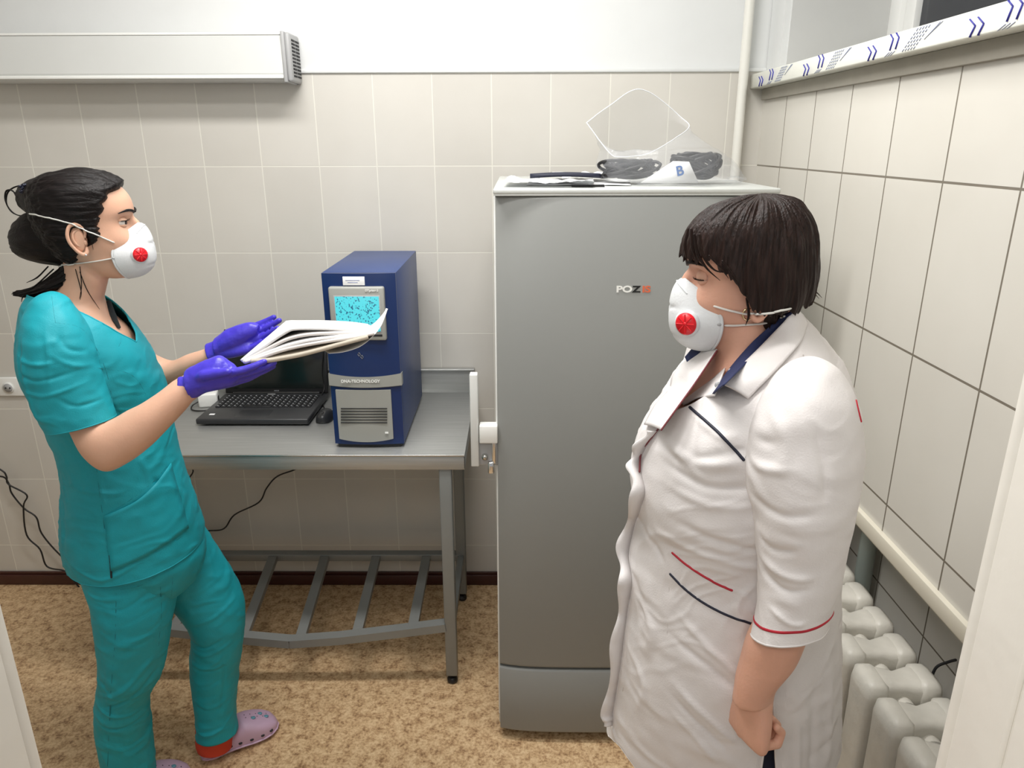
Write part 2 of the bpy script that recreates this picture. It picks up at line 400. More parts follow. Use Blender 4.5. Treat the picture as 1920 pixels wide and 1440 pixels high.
def cloth(cr=None, Y=0, amp=.003, sc=(9, 9, 14), seed=0, amp2=.0012):
    amp *= .6; g = creases([(p_, w_*.62, a_*.62) for p_, w_, a_ in cr], Y) if cr else None
    def f(P, TH, V, N):
        q = P+fbm(P*5+seed)[..., None]*.03
        r = amp*fbm(q*A(sc)+seed, 3)+amp2*fbm(q*A(sc)*3.1+seed+5, 2)
        q2 = q+fbm(q*4+seed+9)[..., None]*.12; rd = 1-np.abs(vnoise(q2*A([7, 7, 15])+seed*3)); r = r+.0034*np.clip(rd-.72, 0, 1)/.28*np.clip(vnoise(q*5+seed+40)+.35, 0, 1); q3 = q+fbm(q*7+seed+2)[..., None]*.06; r3 = 1-np.abs(vnoise(q3*A([11, 11, 34])+seed*5)); r = r+.0022*np.clip(r3-.78, 0, 1)/.22*np.clip(vnoise(q*9+seed+70)+.25, 0, 1)
        if g is not None: r = r+g(P, N)
        return r
    return f
def remesh(mb, name, m, vox, parent, smooth=3, extra=None, sub=0):
    me = mb.mesh(name); o = bpy.data.objects.new(name, me); COL.objects.link(o)
    bm = bmesh.new(); bm.from_mesh(me); bmesh.ops.recalc_face_normals(bm, faces=bm.faces[:]); bm.to_mesh(me); bm.free()
    r = o.modifiers.new('r', 'REMESH'); r.mode = 'VOXEL'; r.voxel_size = vox
    if smooth: s = o.modifiers.new('s', 'SMOOTH'); s.factor = .5; s.iterations = smooth
    bpy.context.view_layer.update()
    dg = bpy.context.evaluated_depsgraph_get()
    me2 = bpy.data.meshes.new_from_object(o.evaluated_get(dg)); me2.name = name
    bpy.data.objects.remove(o); bpy.data.meshes.remove(me)
    me2.materials.clear()
    if extra is not None:
        bm = bmesh.new(); bm.from_mesh(me2); t = extra.mesh('t'); bm.from_mesh(t); bpy.data.meshes.remove(t); bm.to_mesh(me2); bm.free()
    return link(name, me2, m, parent)
def text(name, s, m, loc, size, parent=None, rot=(PI/2, 0, 0), ext=.0004, align='CENTER', bold=0, sx=1):
    c = bpy.data.curves.new(name, 'FONT'); c.body = s; c.size = size; c.extrude = ext; c.align_x = align; c.align_y = 'CENTER'; c.offset = bold
    o = bpy.data.objects.new(name, c); COL.objects.link(o); o.location = loc; o.rotation_euler = rot
    bpy.context.view_layer.update()
    me = bpy.data.meshes.new_from_object(o.evaluated_get(bpy.context.evaluated_depsgraph_get())); mw = o.matrix_world.copy()
    bpy.data.objects.remove(o); me.transform(mw @ Matrix.Diagonal((sx, 1, 1, 1))); me.name = name; me.materials.clear()
    return link(name, me, m, parent, False)
def struct(name, m, mb): return tag(sharp(mb.build(name, m), 40), kind='structure')
def solid(o, t, off=-1):
    s = o.modifiers.new('thickness', 'SOLIDIFY'); s.thickness = t; s.offset = off; return o

# ================================================================== the room
XR = .808; ZT = 1.9718; XL = -2.6; CE = 2.95; XN = .95; YW = -2.06
struct('floor', 'floor', MB().box((XL-.2, -4.2, -.1), (XN+.4, .1, 0)))
struct('ceiling', 'ceiling', MB().box((XL-.2, -4.2, CE), (1.9, .2, CE+.1)))
mb = MB().box((XL-.2, 0, 0), (1.2, .15, ZT)); mb.cur = 1
mb.box((XL-.2, .004, ZT), (1.2, .15, CE)); mb.box((XL-.2, -.008, ZT), (XR, .01, ZT+.012), .003)
struct('wall_back', ['tile_back', 'plaster'], mb)
# right wall: tiled parapet over the radiator recess, then window opening above
mb = MB().box((XR, YW, .9), (XR+.35, .0, 1.9175)); struct('wall_right', 'tile_right', mb)
struct('wall_right_recess', 'tile_right', MB().box((XN, YW, 0), (XN+.25, 0, .9))); struct('wall_right_end', 'tile_right', MB().box((XR, -.22, 0), (XN, 0, .9)))
mb = MB().box((XR, -.13, 1.9635), (XR+.45, .0, CE)); struct('wall_right_upper', 'plaster', mb)
mb = MB().box((XR, YW, 2.75), (XR+.45, -.13, CE)); struct('wall_right_lintel', 'plaster', mb)
struct('wall_left', 'tile_back', MB().box((XL-.2, -4.2, 0), (XL, 0, CE)))
mb = MB().box((.418, YW-.16, 0), (1.3, YW, CE)); mb.box((XL-.2, YW-.16, 0), (-.56, YW, CE)); mb.box((-.56, YW-.16, 2.35), (.418, YW, CE))
struct('wall_front', 'plaster', mb)
struct('wall_corridor', 'plaster', MB().box((1.4, -4.2, 0), (1.5, YW-.16, CE)))
# ledge trim under the tiled parapet
mb = MB().box((XR-.012, YW, .868), (XR+.02, -.0, .905), .004); mb.box((XR-.004, YW, .86), (XN, 0, .872)); struct('trim_1', 'cream', mb)
# skirting
mb = MB().box((XL, -.016, 0), (XR, 0, .047), .004); mb.box((XL, -.009, .047), (XR, 0, .058), .002); struct('baseboard_back', 'skirt', mb)
# sill band under the window
mb = MB().box((XR-.014, -2.06, 1.882), (XR+.02, -.02, 1.9175), .002); struct('trim_2', 'cement', mb)
# window reveal, frame, glass
struct('trim_3', 'revealgrey', MB().box((XR+.02, -.135, 1.963), (1.13, -.128, 2.75)))
mb = MB().box((1.13, -2.06, 1.963), (1.19, -.13, 2.05), .004); mb.box((1.13, -.2, 1.963), (1.19, -.13, 2.75), .004); mb.box((1.13, -1.1, 1.963), (1.19, -1.03, 2.75), .004)
mb.box((1.13, -2.06, 2.68), (1.19, -.13, 2.75), .004); mb.box((1.145, -.26, 2.02), (1.185, -.2, 2.7), .004)
struct('window_1', 'winframe', mb)
struct('window_glass', 'night', MB().box((1.165, -2.06, 2.03), (1.172, -.2, 2.72)))

# doorway casing the picture is taken through
def jamb(name, x, s):
    mb = MB().box((x, YW-.2, 0), (x+s*.05, YW+.004, 2.35), .004)
    mb.box((x-s*.006, YW-.2, 0), (x+s*.006, YW-.075, 2.35), .003)
    mb.box((x-s*.001, YW-.068, 0), (x+s*.01, YW-.06, 2.35), .002)
    mb.box((x, YW+.0, 0), (x+s*.09, YW+.02, 2.4), .006)
    struct(name, 'paint', mb)
jamb('door_1', .416, 1); jamb('door_2', -.532, -1)

# window sill board wrapped in printed protective film
e = empty('window_sill', (XR, -1, 1.94), 'white window sill board wrapped in film printed with blue chevrons', 'window sill')
SZ0, SZ1 = 1.918, 1.963
mb = MB().box((XR-.05, -2.05, SZ0), (1.13, .0, SZ1), .004); sharp(mb.build('sill_board', 'film', e), 50)
SX = XR-.0506
prt = MB(); pr2 = MB()
def chev(y, zt, za, zb_, wd, r=.0026):
    for d in (0, .024):
        a = A([SX, y-d, zt]); b = A([SX, y-d-wd, za]); c = A([SX, y-d-wd*.45, zb_])
        prt.tube([a, b], r, 5, 1, flat=.4, rounded=False); prt.tube([b, c], r, 5, 1, flat=.4, rounded=False)
for k in range(-1, 6):
    y = -.095-.386*k
    if y < 0: chev(y, 1.949, 1.936, 1.9195, .020)
    y = -.195-.386*k
    if y > 0: continue
    chev(y, 1.9615, 1.951, 1.930, .015)
    for q in range(5):
        for t in range(6): pr2.tube([(SX, y-.06-q*.011-t*.009, 1.922+t*.0065), (SX, y-.066-q*.011-t*.009, 1.9265+t*.0065)], .0011, 4, 1, flat=.4, rounded=False)
    for q in range(2): pr2.tube([(SX, y-.14-q*.008, 1.935+q*.004), (SX, y-.19-q*.008, 1.959)], .0008, 4, 1, flat=.4, rounded=False)
    for q in range(3): pr2.tube([(SX, y+.015-q*.012, 1.9195), (SX, y-.004-q*.012, 1.927)], .001, 4, 1, flat=.4, rounded=False)
prt.build('chevron_print', 'inkblue', e); pr2.build('small_print', 'inkgrey', e)

# heating pipe in the corner and lower grey pipe in the recess
a = at(1390, 200, -.035)
o = MB().cyl((a[0]-.002, -.035, 0.0), (a[0]-.002, -.035, CE), .0155, 28).build('heating_pipe', 'pipe'); tag(o, 'white painted vertical heating pipe running up the corner beside the refrigerator', 'pipe')
o = MB().cyl((.915, -.92, 0.0), (.915, -.92, .868), .022, 24).build('riser_pipe', 'greypipe'); tag(o, 'thick grey pipe rising behind the radiator inside the wall recess', 'pipe')

# ================================================================== wall lamp / air recirculator
yF = -.115
a = at(0, 62, yF); b = at(525, 62, yF); c = at(525, 151, yF); zt, zb = b[2], c[2]; xr = b[0]; xe = at(556, 100, -.02)[0]
e = empty('air_recirculator', (xr, 0, zt), 'long white wall-mounted ultraviolet air recirculator above the tiles', 'air recirculator')
prof = [(-.004, zt-.004), (-.1, zt), (-.112, zt-.006), (-.118, zb+.022), (-.110, zb+.004), (-.1, zb), (-.004, zb)]
P = A([[(x, y, z) for y, z in prof] for x in (XL+.02, xr)])
mb = MB(); mb.grid(P.transpose(0, 1, 2), True, True, True); sharp(mb.build('housing', 'fixture', e), 25)
MB().box((XL+.02, -.113, zt-.004), (xr, -.05, zt+.003), .001).build('top_edge', 'white', e)
MB().box((XL+.02, -.121, zb+.006), (xr, -.108, zb+.016), .002).build('lower_strip', 'white', e)
mb = MB().box((xr, -.12, zb-.006), (xr+.012, 0, zt+.006), .003); mb.box((xr+.01, -.115, zb-.004), (xr+.028, -.002, zt+.004), .008); cap = sharp(mb.build('end_cap', 'fixturegrey', e), 50)
mb = MB()
for i in range(11):
    for j in range(2):
        z = zb+.012+i*(zt-zb-.022)/11
        mb.box((xr+.0275, -.098+j*.046, z), (xr+.0295, -.06+j*.046, z+.006), .0005)
mb.build('vent_slots', 'darkslot', cap)

# ================================================================== socket and cables on the back wall
s0 = at(20, 725, 0)
e = empty('wall_socket', (s0[0], 0, s0[2]), 'white power socket on the tiles behind the nurse', 'socket')
boxo('socket_plate', 'white', (s0[0]-.05, -.012, s0[2]-.035), (s0[0]+.06, 0, s0[2]+.04), e, .004)
mb = MB().cyl((s0[0]+.0, -.0125, s0[2]), (s0[0]+.0, -.016, s0[2]), .022, 24); mb.build('socket_rim', 'white', e)
mb = MB().cyl((s0[0], -.0155, s0[2]), (s0[0], -.0165, s0[2]), .017, 24); mb.build('socket_well', 'fixturegrey', e)
mb = MB()
for d in (-.008, .008): mb.cyl((s0[0]+d, -.016, s0[2]), (s0[0]+d, -.018, s0[2]), .003, 10)
mb.build('pin_hole', 'darkslot', e)
def cable(name, pts, Y, r, label, first=None, last=None):
    Q = [at(x, y, Y if not hasattr(Y, '__len__') else Y[i]) for i, (x, y) in enumerate(pts)]
    if last is not None: Q += [A(q, float) for q in last]
    return tag(MB().tube(Q, r, 8, 6).build(name, 'cable'), label, 'cable')
cable('power_cable', [(-60, 850), (0, 880), (12, 893), (16, 908), (50, 928), (44, 950), (50, 1003), (75, 1030), (88, 1062), (120, 1070), (130, 1080), (152, 1105)], -.03, .0032, 'thin black cable with sharp kink hanging behind the nurse, lower of two')
cable('power_cable', [(-60, 900), (0, 893), (16, 906), (22, 925), (45, 953), (68, 970), (78, 1000), (108, 1036), (140, 1062), (190, 1085)], -.022, .0032, 'thin black cable curving down to the nurse hip, upper of two')
cable('power_cable', [(370, 996), (392, 995), (420, 991), (440, 965), (485, 942), (500, 915), (520, 893), (556, 879), (566, 865)], -.035, .003, 'thin black cable looping down wall under the steel table')
cable('power_cable', [(340, 860), (352, 870), (362, 882), (356, 894), (345, 905)], -.3, .0026, 'short black cable loop below table edge beside the nurse')

# ================================================================== stainless table
TZ = .85; TF = -.612; TXR = -.183; TXL = -1.4
e = empty('steel_table', ((TXL+TXR)/2, -.3, 0), 'stainless steel table with backsplash and slatted lower shelf', 'table')
mb = MB().box((TXL, TF, TZ-.006), (TXR, -.02, TZ), .0015); sharp(mb.build('table_top', 'steel', e))
boxo('front_apron', 'steel', (TXL, TF, TZ-.048), (TXR, TF+.004, TZ-.001), e, .001)
MB().box((TXL, TF-.0015, TZ-.004), (TXR, TF+.003, TZ+.0012), .001).build('edge_highlight_fold', 'steeledge', e)
boxo('side_apron', 'steel', (TXR-.003, TF, TZ-.045), (TXR+.0, -.02, TZ-.001), e, .001)
mb = MB().box((TXL, -.022, TZ-.01), (TXR, -.008, TZ+.092), .002); mb.box((TXL, -.03, TZ+.086), (TXR, -.006, TZ+.094), .002); mb.build('backsplash', 'steel', e)
LX = [TXL+.04, TXR-.062]; lw = .038
for xx in LX:
    for ly in (TF+.012, -.125):
        lg = boxo('leg', 'greypaint', (xx-lw/2, ly-lw/2+.012, .035), (xx+lw/2, ly+lw/2+.012, TZ-.006), e, .003)
        mb = MB().cyl((xx, ly+.012, .0), (xx, ly+.012, .018), .018, 16, bev=.004); mb.cyl((xx, ly+.012, .015), (xx, ly+.012, .04), .006, 10); mb.build('levelling_foot', 'black', lg)
boxo('side_rail', 'greypaint', (LX[1]-.015, TF+.03, TZ-.045), (LX[1]+.015, -.13, TZ-.012), e)
zs = .2
# front rail of shelf sags where it was bent
fy = TF+.02
pts = [at(300, 1178, fy), at(420, 1192, fy), at(545, 1203, fy), at(640, 1196, fy), at(740, 1184, fy), at(836, 1172, fy)]
mb = MB()
def bar(mb, a, b, hw, hh):
    a = A(a, float); b = A(b, float); t = (b-a)/np.linalg.norm(b-a); up = A([0, 0, 1.]); sd = np.cross(t, up); sd /= np.linalg.norm(sd); up = np.cross(sd, t)
    v = [p+sd*sx*hw+up*sz*hh for p in (a, b) for sx, sz in ((-1, -1), (1, -1), (1, 1), (-1, 1))]
    mb.add(v, [(0, 1, 2, 3), (7, 6, 5, 4), (0, 4, 5, 1), (1, 5, 6, 2), (2, 6, 7, 3), (3, 7, 4, 0)])
for i in range(len(pts)-1): bar(mb, pts[i], pts[i+1], .018, .0145)
a0 = A([LX[0], fy, .2]); bar(mb, a0, pts[0], .018, .0145)
MBf = mb.build('shelf_front_rail', 'greypaint', e, smooth=False)
by = -.115
zbk = at(700, 1042, by)[2]
boxo('shelf_back_rail', 'greypaint', (LX[0], by-.018, zbk-.0145), (LX[1]+.0, by+.018, zbk+.0145), e, .002)
boxo('shelf_side_rail', 'greypaint', (LX[1]-.012, by, zbk-.014), (LX[1]+.012, fy+.02, zbk+.012), e, .002)
fr = spline(pts, 8)
for xf, yf, xb in ((454, 1185, 513), (558, 1190, 610), (670, 1180, 706), (778, 1168, 800), (330, 1180, 415), (250, 1178, 320)):
    a = atz(xf, yf, .2); a = A([a[0], fy+.01, 0.]); a[2] = np.interp(a[0], fr[:, 0], fr[:, 2])+.002
    b = at(xb, 1035, by); b[2] = zbk
    mb = MB(); bar(mb, a, b, .0165, .011); mb.build('shelf_slat', 'greypaint', e, smooth=False)

# black box on the shelf seen between the nurse's legs
q = at(330, 1140, -.4)
o = boxo('black_adapter_box', 'black', (q[0]-.13, -.47, .222), (q[0]+.01, -.33, .3), None, .008); tag(o, 'black box on the lower shelf, glimpsed between the nurse legs', 'box')

# ================================================================== real-time instrument (blue tower)
e = empty('laboratory_analyser', (-.49, -.35, TZ), 'tall blue laboratory analyser with a lit cyan screen', 'analyser')
yf = -.556; xl, xr_ = -.590, -.374; zb_, zt_ = TZ+.012, 1.394
yb = atz(780, 470, zt_)[1]; 
mb = MB().box((xl+.01, yf+.008, TZ), (xr_-.01, yb-.03, TZ+.02), .003); mb.build('base_plinth', 'black', e)
# casing leans a little: built as a bevelled box
cas = sharp(MB().box((xl, yf+.018, zb_), (xr_, yb, zt_), .003).build('casing', 'blue', e), 30)
mb = MB(); n = 12
# curved front bezel
P = []
for z in np.linspace(zb_, zt_-.001, 8):
    row = []
    for i in range(n+1):
        t = i/n; x = xl+.001+(xr_-xl-.002)*t; row.append((x, yf+.008*(2*t-1)**2, z))
    row += [(xr_-.001, yf+.02, z), (xl+.001, yf+.02, z)]; P.append(row)
mb.grid(A(P), True, True, True); sharp(mb.build('front_bezel', 'bluedark', e), 30)
def pan(x0, y0, x1, y1, Y=yf): a = at(x0, y0, Y); b = at(x1, y1, Y); return a, b
a, b = pan(616, 537, 726, 637); fr_ = sharp(MB().box((a[0], yf-.012, b[2]), (b[0], yf+.01, a[2]), .006, seg=3).build('screen_frame', 'panel', e), 50)
a2, b2 = pan(627, 556, 714, 622, yf-.0125); sharp(MB().box((a2[0], yf-.0135, b2[2]), (b2[0], yf-.008, a2[2]), .0005).build('screen', 'screen', fr_), 50)
boxo('screen_border', 'fixturegrey', (a2[0]-.003, yf-.0128, b2[2]-.003), (b2[0]+.003, yf-.009, a2[2]+.003), fr_, .0005)
a3, b3 = pan(690, 627, 717, 631, yf-.0125); boxo('slot', 'darkslot', (a3[0], yf-.0132, b3[2]), (b3[0], yf-.01, a3[2]), fr_, .0005)
q = at(706, 545, yf-.013); text('lettering', 'DTprime 5', 'greytext', (q[0]-.014, yf-.0132, q[2]), .0085, fr_, bold=.0003)
a, b = pan(642, 519, 684, 535, yf-.002); st = boxo('white_sticker', 'paper', (a[0], yf-.0022, b[2]), (b[0], yf+.004, a[2]), e, .0003)
q = (a+b)/2; mb = MB(); mb.box((a[0]+.008, yf-.0026, q[2]+.001), (b[0]-.014, yf-.002, q[2]+.003)); mb.box((a[0]+.014, yf-.0026, q[2]-.005), (b[0]-.02, yf-.002, q[2]-.003)); mb.build('sticker_print', 'inkgrey', st)
# small emblem
q = at(676, 667, yf-.001)
mb = MB()
for sx, sz, r in ((-1, 1, 0), (1, -1, 1)):
    mb.tube([(q[0]+sx*.004-.004, yf-.001, q[2]+sz*.004), (q[0]+sx*.004, yf-.001, q[2]+sz*.004+.006), (q[0]+sx*.004+.004, yf-.001, q[2]+sz*.004), (q[0]+sx*.004, yf-.001, q[2]+sz*.004-.006), (q[0]+sx*.004-.004, yf-.001, q[2]+sz*.004)], .0006, 5, 1, rounded=False)
mb.build('emblem', 'panel', e)
# curved band
a, b = pan(615, 700, 748, 729)
P = []
for t in np.linspace(0, 1, 17):
    x = xl-.002+(xr_-xl+.004)*t; y = yf-.004+.01*(2*t-1)**2; zc = .009*(2*t-1)**2
    P.append([(x, y, a[2]+zc-.012), (x, y-.002, a[2]+zc-.010), (x, y-.002, b[2]+.006+zc*.5), (x, y, b[2]+.004+zc*.5), (x, yf+.03, b[2]+.004+zc*.5), (x, yf+.03, a[2]+zc-.012)])
bd = sharp(MB().grid(A(P), True, True, True).build('nameplate_band', 'panel', e), 30)
q = at(677, 715, yf-.006); text('lettering', 'DNA-TECHNOLOGY', 'greytext', (q[0]-.002, yf-.0068, q[2]), .0125, bd, bold=.0004)
# lower door with curved bottom
a, b = pan(629, 731, 738, 827); P = []
for t in np.linspace(0, 1, 17):
    x = a[0]+(b[0]-a[0])*t; zc = .010*(1-(2*t-1)**2); y = yf-.004+.003*(2*t-1)**2
    P.append([(x, y, a[2]), (x, y, b[2]-zc+.008), (x, yf+.01, b[2]-zc+.008), (x, yf+.01, a[2])])
pn = sharp(MB().grid(A(P), True, True, True).build('lower_panel', 'panel', e), 30)
mb = MB()
for i in range(6):
    g0 = at(639, 766+i*5.3, yf-.004); g1 = at(726, 766+i*5.3, yf-.004)
    mb.box((g0[0], yf-.0052, g0[2]-.0013), (g1[0], yf-.003, g0[2]+.0013), .0004)
mb.build('vent_grille', 'darkslot', pn)
q = at(725, 812, yf-.005); boxo('small_badge', 'greytext', (q[0]-.005, yf-.0052, q[2]-.003), (q[0]+.005, yf-.003, q[2]+.003), pn, .0003)

# ================================================================== laptop
lx0, lx1, lyf, lyb = -1.098, -.72, -.372, -.105
e = empty('laptop', ((lx0+lx1)/2, -.2, TZ), 'open black laptop with dark screen on the steel table', 'laptop')
B_ = sharp(MB().box((lx0, lyf, TZ+.006), (lx1, lyb, TZ+.026), .005).build('base', 'laptop', e), 50)
MB().box((lx0+.02, lyf+.02, TZ), (lx1-.02, lyb-.02, TZ+.008), .002).build('rubber_foot', 'black', e)
mb = MB(); ml = MB()
for i in range(6):
    for j in range(17):
        x = lx0+.022+j*.0198; y = lyf+.115+i*.0212
        if i == 0 and 5 <= j <= 9:
            if j == 5: mb.box((x, y, TZ+.0255), (x+.0198*5-.003, y+.017, TZ+.029), .001)
            continue
        mb.box((x, y, TZ+.0255), (x+.0168, y+.0175, TZ+.029), .001, seg=1)
        ml.box((x+.004, y+.008, TZ+.0289), (x+.009, y+.013, TZ+.0293))
kb = mb.build('keyboard', 'key', B_); ml.build('key_lettering', 'keyletter', B_)
boxo('touchpad', 'laptop', (lx0+.125, lyf+.012, TZ+.0255), (lx0+.235, lyf+.085, TZ+.0266), B_, .001)
q = (lx0+.02, lyf+.03); boxo('white_label', 'paper', (q[0]+.01, q[1]+.01, TZ+.0258), (q[0]+.028, q[1]+.022, TZ+.0264), B_, .0002)
mb = MB().cyl((lx0+.03, lyb+.002, TZ+.026), (lx1-.03, lyb+.002, TZ+.026), .006, 12); mb.build('hinge', 'black', B_)
q = (lx0+lx1)/2+.0; 
a = A([lx0+.175, lyb-.012, TZ+.0262]); boxo('power_button', 'fixturegrey', a-A([.014, .003, .0]), a+A([.014, .003, .001]), B_, .0005)
tl = math.radians(14)
Mt = Matrix.Translation((0, lyb+.006, TZ+.024)) @ Matrix.Rotation(-tl, 4, 'X')
lid = sharp(MB().box((lx0, -.004, 0), (lx1, .004, .235), .003, mtx=Mt).build('lid', 'black', e), 50)
sharp(MB().box((lx0+.012, -.0048, .018), (lx1-.012, -.003, .222), .0004, mtx=Mt).build('screen', 'lcdoff', lid), 50)
text('lettering', 'ASUS', 'keyletter', tuple(Mt@Vector(((lx0+lx1)/2, -.0052, .0095))), .008, lid, rot=(PI/2-tl*-1, 0, 0), ext=.0002)

# mouse
q = atz(610, 780, TZ+.01)
e = empty('computer_mouse', (q[0], q[1], TZ), 'small dark computer mouse between the laptop and blue analyser', 'mouse')
P = []
for t in np.linspace(0, 1, 15):
    y = q[1]-.05+.1*t; wd = .03*math.sqrt(max(.02, 1-(2*t-1)**2))**.6; h = .036*math.sqrt(max(.01, 1-(2*t-.9)**2/1.3))
    P.append([(q[0]+wd*math.cos(a_), y, TZ+max(0, h*math.sin(a_))) for a_ in np.linspace(0, PI, 13)])
MB().grid(A(P), True, True, True).build('mouse_shell', 'laptop', e)
MB().cyl((q[0]-.003, q[1]-.03, TZ+.03), (q[0]+.003, q[1]-.03, TZ+.03), .006, 14).build('scroll_wheel', 'black', e)
# white adapter box left of the laptop
q = atz(388, 765, TZ)
e = empty('white_adapter', (q[0], q[1], TZ), 'small white adapter box beside the laptop, under the gloved hand', 'adapter')
mm = Matrix.Translation((q[0]+.0, q[1]+.03, TZ)) @ Matrix.Rotation(.25, 4, 'Z')
sharp(MB().box((-.035, -.025, .0), (.03, .03, .05), .006, mtx=mm).build('adapter_body', 'white', e), 50)
MB().box((.031, -.012, .018), (.0325, .008, .034), .0005, mtx=mm).build('adapter_port', 'darkslot', e)
o = MB().tube([(q[0]-.03, q[1]+.02, TZ+.02), (q[0]-.05, q[1]-.0, TZ+.01), (q[0]-.04, q[1]-.03, TZ+.004), (q[0], q[1]-.04, TZ+.004), (q[0]+.05, q[1]-.02, TZ+.004), (lx0+.02, -.25, TZ+.012)], .0025, 8, 8).build('adapter_cable', 'cable'); tag(o, 'black cord curling on table from white adapter to laptop', 'cable')
o = MB().tube([at(606, 655, -.08), at(604, 700, -.09), at(608, 728, -.1), at(602, 745, -.14), (at(608, 765, -.2))], .0022, 8, 8).build('mouse_cable', 'cable'); tag(o, 'thin grey cable hanging between laptop lid and blue analyser', 'cable')

# ================================================================== refrigerator
fx0, fx1, ff, fb = -.080, .598, -.86, -.16; fz0, fz1 = .035, 1.645
e = empty('refrigerator', ((fx0+fx1)/2, -.5, 0), 'tall grey pharmaceutical refrigerator standing in the corner', 'refrigerator')
sharp(MB().box((fx0, ff+.045, fz0), (fx1, fb, fz1-.012), .004).build('cabinet', 'fridgeside', e), 40)
boxo('top_cover', 'fridgeside', (fx0-.001, ff-.002, fz1-.012), (fx1+.002, fb, fz1), e, .003)
zsplit = at(1000, 1256, ff)[2]
def panel(z0, z1, name, bevb):
    P = []
    n = 24; r = .03
    for z, ins in [(z0, bevb), (z0+.004, bevb*.4), (z0+.012, 0), (z1-.006, 0), (z1-.001, .003), (z1, .006)]:
        row = []
        for t in np.linspace(0, 1, n+1):
            x = fx0+.004+(fx1-fx0-.008)*t
            bow = .016*(1-abs(2*t-1)**6)+.004*(1-(2*t-1)**2)
            row.append((x, ff+.018-bow+ins, z))
        row += [(fx1-.004, ff+.044, z), (fx0+.004, ff+.044, z)]
        P.append(row)
    return sharp(MB().grid(A(P), True, True, True).build(name, 'fridge', e), 45)
door = panel(zsplit+.004, fz1-.018, 'door', .006); low = panel(fz0, zsplit-.003, 'lower_panel', .008)
boxo('top_trim', 'fridgeside', (fx0+.002, ff+.0, fz1-.0165), (fx1, ff+.04, fz1-.011), e, .001)
MB().box((fx0-.0008, ff+.03, fz0+.05), (fx0+.004, ff+.046, fz1-.02), .001).build('door_gasket', 'white', door)
for x in (fx0+.05, fx1-.05):
    for y in (ff+.08, fb-.06): MB().cyl((x, y, 0), (x, y, fz0+.002), .02, 16).build('foot', 'black', e)
# brand plate  POZIS
q = at(1160, 543, ff-.004); yl = ff-.0028
t1 = text('lettering', 'PO', 'greytext', (q[0]-.006, yl, q[2]), .022, door, align='LEFT', bold=.0008, sx=1.35)
q2 = at(1186, 543, ff-.004); text('lettering', 'Z', 'black', (q2[0]-.000, yl, q2[2]), .022, door, align='LEFT', bold=.0008, sx=1.35)
q2 = at(1204, 543, ff-.004); text('lettering', 'IS', 'orange', (q2[0], yl, q2[2]), .022, door, align='LEFT', bold=.0008, sx=1.35)
# handle assembly on the hinge-free left edge
Yh = ff+.02
hx0, hx1 = at(882, 780, Yh)[0], at(897, 780, Yh)[0]
hz1, hz0 = at(890, 700, Yh)[2], at(890, 872, Yh)[2]
h = empty('handle', (fx0, Yh, 1)); h.parent = e; h.matrix_parent_inverse = Matrix.Translation(-e.location); 
bpy.context.view_layer.update()
sharp(MB().box((hx0, Yh-.012, hz0), (hx1, Yh+.016, hz1), .003).build('handle_grip', 'fixture', h), 50)
a, b = at(899, 795, Yh-.005), at(922, 828, Yh-.005); sharp(MB().box((a[0], Yh-.02, b[2]), (fx0+.004, Yh+.014, a[2]), .003).build('handle_bracket', 'white', h), 50)
a, b = at(898, 828, Yh), at(924, 872, Yh); sharp(MB().box((a[0]-.002, Yh-.0, b[2]), (fx0+.004, Yh+.02, a[2]), .002).build('lock_plate', 'fixturegrey', h), 50)
q = at(909, 858, Yh-.01); MB().cyl((q[0], Yh-.012, q[2]), (q[0], Yh+.01, q[2]), .0085, 18, bev=.002).build('lock_cylinder', 'steeledge', h)
a, b = at(915, 866, Yh-.01), at(927, 888, Yh-.01); sharp(MB().box((a[0], Yh-.014, b[2]), (b[0], Yh+.01, a[2]), .004).build('latch_lever', 'chrome', h), 50)
a, b = at(922, 810, Yh-.01), at(930, 870, Yh-.01); sharp(MB().box((a[0], Yh-.01, b[2]), (b[0], Yh+.015, a[2]), .002).build('hinge_strip', 'chrome', h), 50)

# ================================================================== things on the refrigerator
FT = fz1
def sheet(name, m, pts, h, label, cat, parent=None, seed=0, am=.003, th=.0006):
    """crumpled sheet between four world corners"""
    p = [A(q, float) for q in pts]; n = 24; G = np.zeros((n, n, 3))
    for i, u in enumerate(np.linspace(0, 1, n)):
        for j, v in enumerate(np.linspace(0, 1, n)):
            G[i, j] = (p[0]*(1-u)+p[1]*u)*(1-v)+(p[3]*(1-u)+p[2]*u)*v
    G[..., 2] += h+am*(1+fbm(G*28+seed)) 
    o = MB().grid(G, False).build(name, m, parent); solid(o, th, 0)
    if label: tag(o, label, cat)
    return o
sheet('paper_sheet', 'paper', [(.0, -.72, FT), (.26, -.76, FT), (.3, -.45, FT), (.02, -.4, FT)], .001, 'white paper sheet lying flat on top of the refrigerator', 'paper', seed=1, am=.0012)
o = sheet('plastic_sleeve', 'bagrim', [(-.06, -.8, FT), (.16, -.84, FT), (.18, -.6, FT), (-.05, -.56, FT)], .005, 'crumpled clear plastic sleeve on left front of the refrigerator top', 'plastic sleeve', seed=3, am=.007)
P = []
for t in np.linspace(0, 1, 21):
    x = .01+.185*t; wd = .03*math.sqrt(max(.03, 1-(2*t-1)**2)); P.append([(x, -.66+wd*math.cos(a_), FT+.021+.006*math.sin(a_)+.004*math.sin(PI*t)) for a_ in np.linspace(0, 2*PI, 13)[:-1]])
o = MB().grid(A(P), True, True, True).build('dark_strap', 'navypipe'); tag(o, 'dark curved band lying on plastic sleeve atop the refrigerator', 'band')
